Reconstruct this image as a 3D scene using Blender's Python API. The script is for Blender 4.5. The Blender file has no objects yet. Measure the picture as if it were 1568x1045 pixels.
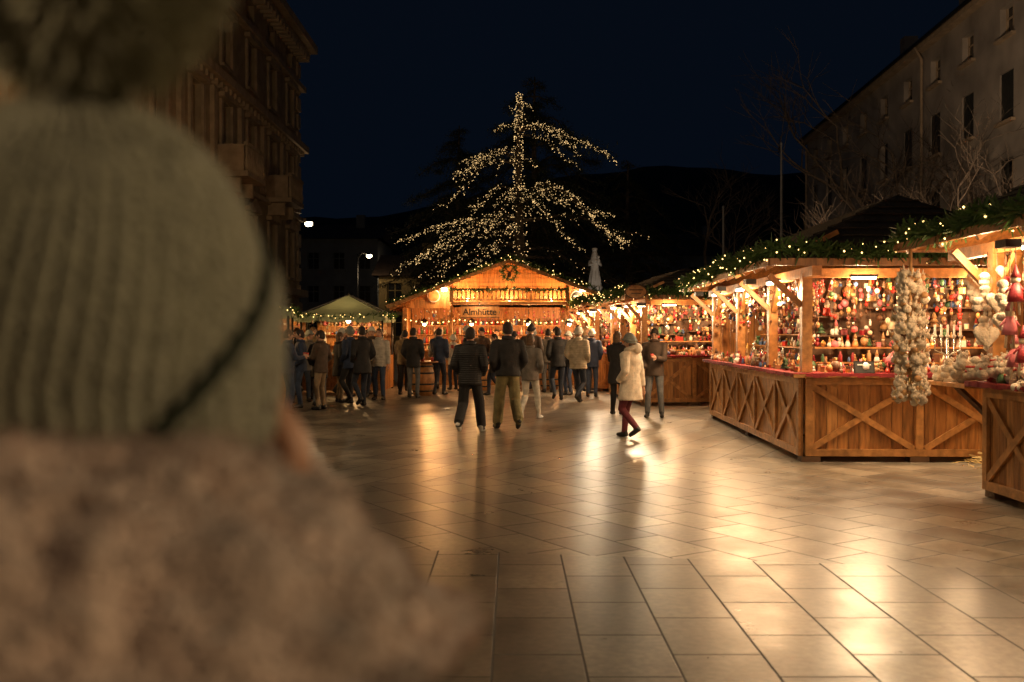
import bpy, math, random
from mathutils import Vector, Matrix, noise
R = random.Random(7)
rad = math.radians
S = bpy.context.scene
S.view_settings.view_transform = 'Standard'
S.view_settings.look = 'None'
S.view_settings.exposure = 0

# ------------------------------------------------------------------ materials
def mat(name, col, rough=.6, var=.25, scale=8, bump=.1, bscale=40, metal=0, stretch=(1,1,1), sheen=0, emit=None, es=0, spec=.5, bands=0, transl=0):
    m = bpy.data.materials.new(name); m.use_nodes = True
    nt = m.node_tree; N = nt.nodes; Lk = nt.links
    b = N['Principled BSDF']
    b.inputs['Roughness'].default_value = rough
    b.inputs['Metallic'].default_value = metal
    b.inputs['Specular IOR Level'].default_value = spec
    if sheen: b.inputs['Sheen Weight'].default_value = sheen
    tc = N.new('ShaderNodeTexCoord'); mp = N.new('ShaderNodeMapping')
    mp.inputs['Scale'].default_value = stretch
    Lk.new(tc.outputs['Object'], mp.inputs[0])
    nz = N.new('ShaderNodeTexNoise'); nz.inputs['Scale'].default_value = scale; nz.inputs['Detail'].default_value = 5
    Lk.new(mp.outputs[0], nz.inputs['Vector'])
    cr = N.new('ShaderNodeValToRGB')
    cr.color_ramp.elements[0].position = .3; cr.color_ramp.elements[1].position = .7
    cr.color_ramp.elements[0].color = [c*(1-var) for c in col]+[1]
    cr.color_ramp.elements[1].color = [min(1,c*(1+var)) for c in col]+[1]
    Lk.new(nz.outputs['Fac'], cr.inputs[0]); Lk.new(cr.outputs[0], b.inputs['Base Color'])
    if bump:
        n2 = N.new('ShaderNodeTexNoise'); n2.inputs['Scale'].default_value = bscale; n2.inputs['Detail'].default_value = 3
        Lk.new(mp.outputs[0], n2.inputs['Vector'])
        bp = N.new('ShaderNodeBump'); bp.inputs['Strength'].default_value = min(1,bump*3); bp.inputs['Distance'].default_value = .02
        h = n2.outputs['Fac']
        if bands:
            wv = N.new('ShaderNodeTexWave'); wv.bands_direction = 'Z'; wv.inputs['Scale'].default_value = bands
            wv.inputs['Distortion'].default_value = 1.0
            Lk.new(tc.outputs['Object'], wv.inputs['Vector'])
            ad = N.new('ShaderNodeMath'); ad.operation = 'MULTIPLY_ADD'; ad.inputs[1].default_value=.6
            Lk.new(wv.outputs['Fac'], ad.inputs[0]); Lk.new(n2.outputs['Fac'], ad.inputs[2]); h = ad.outputs[0]
        Lk.new(h, bp.inputs['Height']); Lk.new(bp.outputs[0], b.inputs['Normal'])
    if emit:
        b.inputs['Emission Color'].default_value = list(emit)+[1]; b.inputs['Emission Strength'].default_value = es
    if transl:
        t=N.new('ShaderNodeBsdfTranslucent'); Lk.new(cr.outputs[0],t.inputs[0]); ms=N.new('ShaderNodeMixShader'); ms.inputs[0].default_value=transl
        Lk.new(b.outputs[0],ms.inputs[1]); Lk.new(t.outputs[0],ms.inputs[2]); Lk.new(ms.outputs[0],N['Material Output'].inputs[0])
    return m

WOOD = [mat('wood_a', (.38,.165,.045), .42, .45, 6, .12, 30, stretch=(4,4,.5)),
        mat('wood_b', (.28,.115,.030), .42, .45, 6, .12, 30, stretch=(4,4,.5)),
        mat('wood_c', (.45,.21,.065), .42, .4, 6, .12, 30, stretch=(4,4,.5))]
WOODX = mat('wood_frame', (.41,.19,.058), .42, .4, 5, .1, 30, stretch=(2,2,2))
WOODD = mat('wood_dark', (.10,.05,.022), .6, .3, 6, .1, 30)
ROOFM = mat('roof_shingle', (.035,.028,.022), .8, .4, 5, .4, 18)
GREEN = mat('fir_green', (.06,.12,.03), .6, .4, 9, 0, transl=.3)
CEDAR = mat('cedar_green', (.024,.034,.017), .8, .4, 2, 0)
BARK = mat('bark', (.09,.065,.045), .9, .4, 8, .4, 30)
BULB = mat('fairy_bulb', (.9,.7,.3), .4, 0, 1, 0, emit=(1,.62,.20), es=6)
BULBT = mat('fairy_bulb_tree', (.9,.7,.4), .4, 0, 1, 0, emit=(1,.64,.26), es=2.2)
for bm_ in (BULB, BULBT): bm_.cycles.emission_sampling = 'NONE'
LAMPW = mat('lamp_glass_white', (.9,.85,.7), .4, 0, 1, 0, emit=(1,.80,.5), es=16)
LAMPS = mat('lamp_tube', (.9,.85,.7), .4, 0, 1, 0, emit=(1,.82,.55), es=10)
METAL = mat('dark_metal', (.03,.03,.032), .4, .2, 8, .05, metal=.7)
POLEM = mat('pole_grey_paint', (.16,.155,.15), .6, .15, 4, .05)
CLOTHR = mat('red_cloth', (.24,.016,.018), .85, .3, 6, .1)
STONE = mat('facade_stone', (.36,.27,.17), .85, .22, 2, .2, 12)
STONE2 = mat('facade_trim', (.44,.33,.22), .8, .2, 3, .2, 20)
PLAST = mat('plaster_pale', (.40,.345,.29), .85, .3, .7, .1, 9)
PLASTB = mat('plaster_grey', (.13,.14,.15), .85, .15, 1.2, .1, 9)
PLASTY = mat('plaster_yellow', (.26,.19,.08), .85, .15, 1.2, .1, 9)
GLASS = mat('window_glass', (.012,.014,.018), .12, .1, 3, 0)
SHUT = mat('shutter_dark', (.03,.03,.025), .6, .2, 6, .05)
TILE = mat('roof_tile', (.05,.03,.02), .8, .3, 3, .3, 14)
WHITE = mat('white_plush', (.72,.63,.49), .95, .2, 14, .4, 70, sheen=.3)
MARBLE = mat('statue_stone', (.55,.53,.5), .7, .12, 6, .1, 30)
SKIN = mat('skin', (.55,.31,.21), .5, .08, 10, .03, 90)
LIP = mat('lips', (.38,.12,.10), .5, .08, 10, 0)
EYE = mat('eye_dark', (.02,.015,.012), .2, .1, 8, 0)
HAIRD = mat('hair_dark', (.025,.016,.011), .55, .4, 30, .3, 90)
HAIRB = mat('hair_brown', (.12,.065,.03), .55, .4, 30, .3, 90)
HAIRL = mat('hair_blond', (.32,.21,.10), .55, .3, 30, .3, 90)
SHOE = mat('shoe_black', (.018,.017,.016), .45, .3, 20, .05)
SHOEW = mat('shoe_white', (.7,.68,.64), .5, .1, 20, .05)
STRAW = mat('straw', (.5,.36,.14), .8, .35, 20, 0)
COLS = [mat('paint_red', (.46,.035,.02), .45, .3), mat('paint_crimson', (.28,.02,.025), .5, .3), mat('paint_cream', (.68,.56,.38), .6, .25),
        mat('paint_white', (.72,.68,.6), .5, .2), mat('gold', (.70,.42,.12), .3, .2, metal=.8), mat('paint_orange', (.55,.25,.08), .5, .3),
        mat('wood_toy', (.42,.24,.10), .55, .35), mat('wood_toy_dark', (.13,.06,.028), .55, .4), mat('paint_green', (.05,.12,.05), .5, .3),
        mat('paint_pink', (.55,.15,.17), .5, .25), mat('paint_blue', (.06,.12,.28), .5, .3), mat('silver', (.6,.57,.5), .25, .2, metal=.85)]
CW = [0,0,0,1,1,2,2,2,3,3,4,5,5,6,6,6,6,6,7,7,7,7,7,8,8,9,9,10,10,11]

# ------------------------------------------------------------------ mesh builder
class MB:
    def __init__(s): s.v=[]; s.f=[]; s.m=[]; s.s=[]; s.mats=[]; s.xf=None
    def mi(s, m):
        if m not in s.mats: s.mats.append(m)
        return s.mats.index(m)
    def add(s, vs, fs, m, smooth=False):
        o=len(s.v); k=s.mi(m)
        if s.xf is not None: vs=[s.xf@Vector(p) for p in vs]
        s.v.extend([tuple(p) for p in vs])
        for f in fs: s.f.append([i+o for i in f]); s.m.append(k); s.s.append(smooth)
    def box(s, c, d, m, rz=0, rx=0, ry=0):
        M = Matrix.Rotation(rz,3,'Z')@Matrix.Rotation(rx,3,'X')@Matrix.Rotation(ry,3,'Y')
        c=Vector(c); h=[x/2 for x in d]
        vs=[c+M@Vector((sx*h[0],sy*h[1],sz*h[2])) for sx in(-1,1) for sy in(-1,1) for sz in(-1,1)]
        s.add(vs,[(0,1,3,2),(4,6,7,5),(0,4,5,1),(2,3,7,6),(0,2,6,4),(1,5,7,3)],m)
    def beam(s, a, b, w, h, m, up=(0,0,1)):
        a=Vector(a); b=Vector(b); d=(b-a).normalized(); up=Vector(up)
        sd=d.cross(up)
        if sd.length<1e-3: sd=d.cross(Vector((0,1,0)))
        sd.normalize(); u=sd.cross(d)
        vs=[p+sd*(i*w/2)+u*(j*h/2) for p in(a,b) for i,j in((-1,-1),(1,-1),(1,1),(-1,1))]
        s.add(vs,[(0,1,2,3),(7,6,5,4),(0,4,5,1),(1,5,6,2),(2,6,7,3),(3,7,4,0)],m)
    def tube(s, pts, rs, m, n=6, cap=True, smooth=True):
        pts=[Vector(p) for p in pts]; vs=[]; fs=[]
        if not hasattr(rs,'__len__'): rs=[rs]*len(pts)
        pu=None
        for i,p in enumerate(pts):
            d=(pts[min(i+1,len(pts)-1)]-pts[max(i-1,0)])
            d=d.normalized() if d.length>1e-9 else Vector((0,0,1))
            a=d.cross(Vector((0,0,1)) if abs(d.z)<.9 else Vector((0,1,0))) if pu is None else (pu-d*pu.dot(d))
            if a.length<1e-6: a=d.cross(Vector((1,0,0)))
            a.normalize(); pu=a; b=d.cross(a)
            for k in range(n):
                t=2*math.pi*k/n; vs.append(p+a*(math.cos(t)*rs[i])+b*(math.sin(t)*rs[i]))
        for i in range(len(pts)-1):
            for k in range(n):
                fs.append((i*n+k,i*n+(k+1)%n,(i+1)*n+(k+1)%n,(i+1)*n+k))
        if cap: fs.append(tuple(range(n-1,-1,-1))); fs.append(tuple((len(pts)-1)*n+k for k in range(n)))
        s.add(vs,fs,m,smooth)
    def lathe(s, c, prof, m, n=12, sx=1, sy=1, M=None, smooth=True):
        c=Vector(c); vs=[]; fs=[]
        for r,z in prof:
            for k in range(n):
                t=2*math.pi*k/n; p=Vector((math.cos(t)*r*sx,math.sin(t)*r*sy,z))
                vs.append(c+(M@p if M else p))
        L=len(prof)
        for i in range(L-1):
            for k in range(n): fs.append((i*n+k,i*n+(k+1)%n,(i+1)*n+(k+1)%n,(i+1)*n+k))
        fs.append(tuple(range(n-1,-1,-1))); fs.append(tuple((L-1)*n+k for k in range(n)))
        s.add(vs,fs,m,smooth)
    def sph(s, c, r, m, n=8, k=6, M=None):
        if not hasattr(r,'__len__'): r=(r,r,r)
        prof=[(math.sin(math.pi*i/k),-math.cos(math.pi*i/k)) for i in range(k+1)]
        prof[0]=(.02,-1); prof[-1]=(.02,1)
        c=Vector(c); vs=[]; fs=[]
        for rr,z in prof:
            for q in range(n):
                t=2*math.pi*q/n; p=Vector((math.cos(t)*rr*r[0],math.sin(t)*rr*r[1],z*r[2]))
                vs.append(c+(M@p if M else p))
        for i in range(k):
            for q in range(n): fs.append((i*n+q,i*n+(q+1)%n,(i+1)*n+(q+1)%n,(i+1)*n+q))
        s.add(vs,fs,m,True)
    def octa(s, c, r, m):
        x,y,z=c
        s.add([(x+r,y,z),(x-r,y,z),(x,y+r,z),(x,y-r,z),(x,y,z+r),(x,y,z-r)],
              [(0,2,4),(2,1,4),(1,3,4),(3,0,4),(2,0,5),(1,2,5),(3,1,5),(0,3,5)],m)
    def obj(s, name, parent=None):
        me=bpy.data.meshes.new(name); me.from_pydata(s.v,[],s.f)
        for m in s.mats: me.materials.append(m)
        me.polygons.foreach_set('material_index',s.m); me.polygons.foreach_set('use_smooth',s.s)
        me.update(); o=bpy.data.objects.new(name,me); S.collection.objects.link(o)
        if parent: o.parent=parent
        return o
def empty(name, loc=(0,0,0), rz=0):
    e=bpy.data.objects.new(name,None); e.location=loc; e.rotation_euler=(0,0,rz); S.collection.objects.link(e); return e
def point(name, loc, W, col=(1,.63,.32), r=.08, parent=None):
    l=bpy.data.lights.new(name,'POINT'); l.energy=W; l.color=col; l.shadow_soft_size=r
    o=bpy.data.objects.new(name,l); o.location=loc; S.collection.objects.link(o)
    if parent: o.parent=parent
    return o
def spot(name, loc, tgt, W, ang=90, col=(1,.72,.42), r=.15, parent=None, blend=.7):
    l=bpy.data.lights.new(name,'SPOT'); l.energy=W; l.color=col; l.shadow_soft_size=r; l.spot_size=rad(ang); l.spot_blend=blend
    o=bpy.data.objects.new(name,l); o.location=loc; o.rotation_euler=(Vector(tgt)-Vector(loc)).to_track_quat('-Z','Y').to_euler()
    S.collection.objects.link(o)
    if parent: o.parent=parent
    return o

# ------------------------------------------------------------------ camera
cam=bpy.data.cameras.new('Camera'); co=bpy.data.objects.new('Camera',cam); S.collection.objects.link(co); S.camera=co
co.location=(0,0,1.65); co.rotation_euler=(rad(90-.47),0,0)
cam.lens=35; cam.sensor_width=36; cam.clip_end=3000; cam.clip_start=.05
cam.dof.use_dof=True; cam.dof.focus_distance=16; cam.dof.aperture_fstop=2.4

# ------------------------------------------------------------------ world / moon
w=bpy.data.worlds.new('World'); S.world=w; w.use_nodes=True
nt=w.node_tree; bg=nt.nodes['Background']
sky=nt.nodes.new('ShaderNodeTexSky'); sky.sky_type='NISHITA'; sky.sun_disc=False
sky.sun_elevation=rad(-4); sky.sun_rotation=rad(200)
mx=nt.nodes.new('ShaderNodeMix'); mx.data_type='RGBA'; mx.inputs[0].default_value=.9
nt.links.new(sky.outputs[0],mx.inputs[6]); mx.inputs[7].default_value=(.018,.038,.082,1)
nt.links.new(mx.outputs[2],bg.inputs[0]); bg.inputs[1].default_value=.095
sun=bpy.data.lights.new('moonlight','SUN'); sun.energy=.005; sun.angle=rad(.5); sun.color=(.75,.85,1)
so=bpy.data.objects.new('moonlight',sun); so.rotation_euler=(rad(50),0,rad(-30)); S.collection.objects.link(so)

# ------------------------------------------------------------------ ground
def ground():
    m=bpy.data.materials.new('stone_paving'); m.use_nodes=True; nt=m.node_tree; N=nt.nodes; L=nt.links; b=N['Principled BSDF']
    tc=N.new('ShaderNodeTexCoord')
    def brick(rot, off):
        mp=N.new('ShaderNodeMapping'); mp.inputs['Rotation'].default_value=(0,0,rad(rot)); mp.inputs['Location'].default_value=(off,off*.7,0)
        L.new(tc.outputs['Object'],mp.inputs[0])
        br=N.new('ShaderNodeTexBrick'); br.inputs['Scale'].default_value=1; br.inputs['Brick Width'].default_value=.66; br.inputs['Row Height'].default_value=.46
        br.inputs['Mortar Size'].default_value=.008; br.inputs['Mortar Smooth'].default_value=.4; br.inputs['Bias'].default_value=0
        br.inputs['Color1'].default_value=(.125,.102,.075,1); br.inputs['Color2'].default_value=(.25,.208,.152,1); br.inputs['Mortar'].default_value=(.016,.013,.010,1)
        L.new(mp.outputs[0],br.inputs['Vector']); return br
    A=brick(90,.14); B=brick(58,.3); C=brick(118,.1)
    sp=N.new('ShaderNodeSeparateXYZ'); L.new(tc.outputs['Object'],sp.inputs[0])
    def mask(kx,ky,c):
        a=N.new('ShaderNodeMath'); a.operation='MULTIPLY'; a.inputs[1].default_value=kx; L.new(sp.outputs[0],a.inputs[0])
        d=N.new('ShaderNodeMath'); d.operation='MULTIPLY_ADD'; d.inputs[1].default_value=ky; L.new(sp.outputs[1],d.inputs[0]); L.new(a.outputs[0],d.inputs[2])
        g=N.new('ShaderNodeMath'); g.operation='GREATER_THAN'; g.inputs[1].default_value=c; L.new(d.outputs[0],g.inputs[0]); return g
    m1=mask(.15,1,7.45); m2=mask(-.5,1,11.5)
    def mix(f,a,bb):
        x=N.new('ShaderNodeMix'); x.data_type='RGBA'; L.new(f,x.inputs[0]); L.new(a,x.inputs[6]); L.new(bb,x.inputs[7]); return x.outputs[2]
    col=mix(m2.outputs[0],mix(m1.outputs[0],A.outputs[0],B.outputs[0]),C.outputs[0])
    fac=mix(m2.outputs[0],mix(m1.outputs[0],A.outputs[1],B.outputs[1]),C.outputs[1])
    n1=N.new('ShaderNodeTexNoise'); n1.inputs['Scale'].default_value=.6; n1.inputs['Detail'].default_value=2; L.new(tc.outputs['Object'],n1.inputs['Vector'])
    n2=N.new('ShaderNodeTexNoise'); n2.inputs['Scale'].default_value=18; n2.inputs['Detail'].default_value=4; n2.inputs['Roughness'].default_value=.6; L.new(tc.outputs['Object'],n2.inputs['Vector'])
    n3=N.new('ShaderNodeTexNoise'); n3.inputs['Scale'].default_value=2.6; n3.inputs['Detail'].default_value=5; L.new(tc.outputs['Object'],n3.inputs['Vector'])
    mr=N.new('ShaderNodeMapRange'); mr.inputs[1].default_value=.35; mr.inputs[2].default_value=.65; mr.inputs[3].default_value=.7; mr.inputs[4].default_value=1.15; L.new(n1.outputs[0],mr.inputs[0])
    mr2=N.new('ShaderNodeMapRange'); mr2.inputs[1].default_value=.3; mr2.inputs[2].default_value=.7; mr2.inputs[3].default_value=.65; mr2.inputs[4].default_value=1.3; L.new(n2.outputs[0],mr2.inputs[0])
    mr3=N.new('ShaderNodeMapRange'); mr3.inputs[1].default_value=.3; mr3.inputs[2].default_value=.7; mr3.inputs[3].default_value=.72; mr3.inputs[4].default_value=1.2; L.new(n3.outputs[0],mr3.inputs[0])
    mu=N.new('ShaderNodeMath'); mu.operation='MULTIPLY'; L.new(mr.outputs[0],mu.inputs[0]); L.new(mr2.outputs[0],mu.inputs[1])
    mu2=N.new('ShaderNodeMath'); mu2.operation='MULTIPLY'; L.new(mu.outputs[0],mu2.inputs[0]); L.new(mr3.outputs[0],mu2.inputs[1])
    vm=N.new('ShaderNodeVectorMath'); vm.operation='SCALE'; L.new(col,vm.inputs[0]); L.new(mu2.outputs[0],vm.inputs['Scale'])
    L.new(vm.outputs[0],b.inputs['Base Color'])
    r1=N.new('ShaderNodeMapRange'); r1.inputs[1].default_value=.25; r1.inputs[2].default_value=.75; r1.inputs[3].default_value=.25; r1.inputs[4].default_value=.36; L.new(n3.outputs[0],r1.inputs[0])
    r2=N.new('ShaderNodeMath'); r2.operation='MULTIPLY_ADD'; r2.inputs[1].default_value=.08; L.new(n2.outputs[0],r2.inputs[0]); L.new(r1.outputs[0],r2.inputs[2])
    bw=N.new('ShaderNodeRGBToBW'); L.new(col,bw.inputs[0]); r3=N.new('ShaderNodeMath'); r3.operation='MULTIPLY_ADD'; r3.inputs[1].default_value=-.3; L.new(bw.outputs[0],r3.inputs[0]); L.new(r2.outputs[0],r3.inputs[2])
    r4=N.new('ShaderNodeMath'); r4.operation='ADD'; r4.inputs[1].default_value=.03; L.new(r3.outputs[0],r4.inputs[0])
    r5=N.new('ShaderNodeMath'); r5.operation='MULTIPLY_ADD'; r5.inputs[1].default_value=.3; L.new(fac,r5.inputs[0]); L.new(r4.outputs[0],r5.inputs[2])
    L.new(r5.outputs[0],b.inputs['Roughness']); b.inputs['Specular IOR Level'].default_value=.6
    bp=N.new('ShaderNodeBump'); bp.inputs['Strength'].default_value=.3; bp.inputs['Distance'].default_value=.003
    hh=N.new('ShaderNodeMath'); hh.operation='MULTIPLY_ADD'; hh.inputs[1].default_value=-1.5; L.new(fac,hh.inputs[0]); L.new(n2.outputs[0],hh.inputs[2]); L.new(hh.outputs[0],bp.inputs['Height']); L.new(bp.outputs[0],b.inputs['Normal'])
    mb=MB(); mb.add([(-900,-300,0),(900,-300,0),(900,1500,0),(-900,1500,0)],[(0,1,2,3)],m); mb.obj('paved_square_ground')
ground()

# hill
HILL=mat('hill_forest',(.012,.014,.010),.95,.5,.05,0)
mb=MB(); vs=[];fs=[]
nx=90
def hz(x):
    base=66+14*math.tanh((x+20)/60)
    return base+6*noise.noise(Vector((x*.012,3,0)))+1.5*noise.noise(Vector((x*.09,1,0)))
for j in range(7):
    for i in range(nx+1):
        x=-450+i*10; y=330+j*25
        vs.append((x,y,hz(x)*math.sin(min(1,j/6)*math.pi/2)+(0 if j in(0,) else 3*noise.noise(Vector((x*.05,y*.05,0))))))
for j in range(6):
    for i in range(nx): a=j*(nx+1)+i; fs.append((a,a+1,a+nx+2,a+nx+1))
mb.add(vs,fs,HILL,True); mb.obj('hill')

# ------------------------------------------------------------------ garland / bulbs / goods
def garland(mb, path, r=.13, dens=150, bulbs=16, gm=GREEN, bm=BULB, br=.012):
    path=[Vector(p) for p in path]
    for a,b in zip(path[:-1],path[1:]):
        L=(b-a).length
        for _ in range(int(L*dens)):
            p=a.lerp(b,R.random()); off=Vector((R.gauss(0,1),R.gauss(0,1),R.gauss(0,1))).normalized()
            c=p+off*r*R.random()*.6; d=(off+Vector((R.gauss(0,.5),R.gauss(0,.5),R.gauss(0,.5)))).normalized()*R.uniform(.07,.15)
            sd=d.cross(Vector((R.random(),R.random(),R.random()))).normalized()*R.uniform(.012,.022)
            mb.add([c-sd,c+sd,c+d+sd*.3,c+d-sd*.3],[(0,1,2,3)],gm)
        for _ in range(int(L*bulbs)):
            p=a.lerp(b,R.random()); off=Vector((R.gauss(0,1),R.gauss(0,1),R.gauss(0,1))).normalized()*r*1.0
            mb.octa(p+off,br*R.uniform(.7,1.2),bm)

def item(mb, x, y, z, s, hang=False):
    m=COLS[R.choice(CW)]; m2=COLS[R.choice(CW)]; k=R.random(); s*=R.uniform(.75,1.15)
    if hang and k<.3: mb.sph((x,y,z+s*.5),s*.4,m,7,5)
    elif k<.12:
        mb.sph((x,y,z+s*.5),s*.45,m,7,5); mb.tube([(x,y,z+s*.95),(x,y,z+s*1.1)],s*.1,COLS[4],5)
    elif k<.4: # gnome
        mb.lathe((x,y,z),[(s*.3,0),(s*.34,s*.2),(s*.22,s*.6)],m,7); mb.sph((x,y,z+s*.72),s*.2,COLS[2],6,4)
        mb.lathe((x,y,z+s*.8),[(s*.24,0),(s*.12,s*.35),(s*.02,s*.7)],m2,7)
    elif k<.6:
        a=R.uniform(0,1.5); hgt=R.uniform(.5,1.3); mb.box((x,y,z+s*.35*hgt),(s*.6,s*.5,s*.7*hgt),m,a); mb.box((x,y,z+s*.7*hgt+s*.03),(s*.64,s*.54,s*.06),m2,a)
    elif k<.72:
        hgt=R.uniform(.8,1.7); mb.lathe((x,y,z),[(s*.22,0),(s*.27,s*.1),(s*.27,s*.6*hgt),(s*.13,s*.75*hgt),(s*.15,s*.9*hgt)],m,8)
    elif k<.85: # bear-like doll
        mb.sph((x,y,z+s*.35),(s*.3,s*.26,s*.36),m,7,5); mb.sph((x,y,z+s*.85),s*.24,m,7,5)
        for q in(-1,1): mb.sph((x+q*s*.19,y,z+s*1.05),s*.09,m2,5,4); mb.sph((x+q*s*.3,y-s*.1,z+s*.4),s*.12,m,5,4)
    else:
        for q in range(3): mb.lathe((x,y,z+s*(.15+q*.27)),[(s*(.42-q*.1),0),(s*.04,s*.36)],m,6)
        mb.tube([(x,y,z),(x,y,z+s*.2)],s*.06,COLS[6],5)
def hanging(mb, a, b, n, zt, lo=.12, hi=.6, s=(.045,.1)):
    for i in range(n):
        t=(i+R.random())/n; x=a[0]+(b[0]-a[0])*t+R.uniform(-.05,.05); y=a[1]+(b[1]-a[1])*t+R.uniform(-.05,.05); l=R.uniform(lo,hi)
        mb.tube([(x,y,zt),(x,y,zt-l)],.003,COLS[7],3)
        z=zt-.06
        while z>zt-l:
            ss=R.uniform(*s)
            if R.random()<.55: item(mb,x,y,z-ss,ss,True)
            elif R.random()<.4: mb.sph((x,y,z-ss*.3),(ss*.35,ss*.35,ss*.5),COLS[R.choice(CW)],6,4)
            z-=ss*1.5

def boards(mb, a, b, z0, z1, n_out, bw=.135, th=.024):
    a=Vector((a[0],a[1],0)); b=Vector((b[0],b[1],0)); L=(b-a).length; d=(b-a)/L; n=max(1,int(L/bw)); wv=L/n; ang=math.atan2(d.y,d.x)
    for i in range(n):
        c=a+d*(wv*(i+.5)); dz=R.uniform(-.0015,.0015)
        mb.box((c.x+n_out[0]*dz,c.y+n_out[1]*dz,(z0+z1)/2),(wv-.005,th,z1-z0),R.choice(WOOD),ang)
def braced_panel(mb, a, b, z0, z1, no, bays):
    boards(mb,a,b,z0,z1,no)
    A=Vector((a[0],a[1],0)); B=Vector((b[0],b[1],0)); o=Vector((no[0],no[1],0)); d=(B-A).normalized()
    f=.032
    for z in (z0+.05,z1-.05): mb.beam(A+o*f+Vector((0,0,z)),B+o*f+Vector((0,0,z)),.035,.09,WOODX)
    for i in range(bays+1):
        p=A.lerp(B,i/bays)
        if i==0: p=p+d*.045
        if i==bays: p=p-d*.045
        mb.beam(p+o*f+Vector((0,0,z0+.098)),p+o*f+Vector((0,0,z1-.098)),.09,.036,WOODX,up=o)
    for i in range(bays):
        p=A.lerp(B,i/bays)+d*.07; q=A.lerp(B,(i+1)/bays)-d*.07
        mb.beam(p+o*.029+Vector((0,0,z0+.1)),q+o*.029+Vector((0,0,z1-.1)),.026,.075,WOODX,up=(0,0,1))
        mb.beam(p+o*.033+Vector((0,0,z1-.1)),q+o*.033+Vector((0,0,z0+.1)),.026,.075,WOODX,up=(0,0,1))

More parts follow.
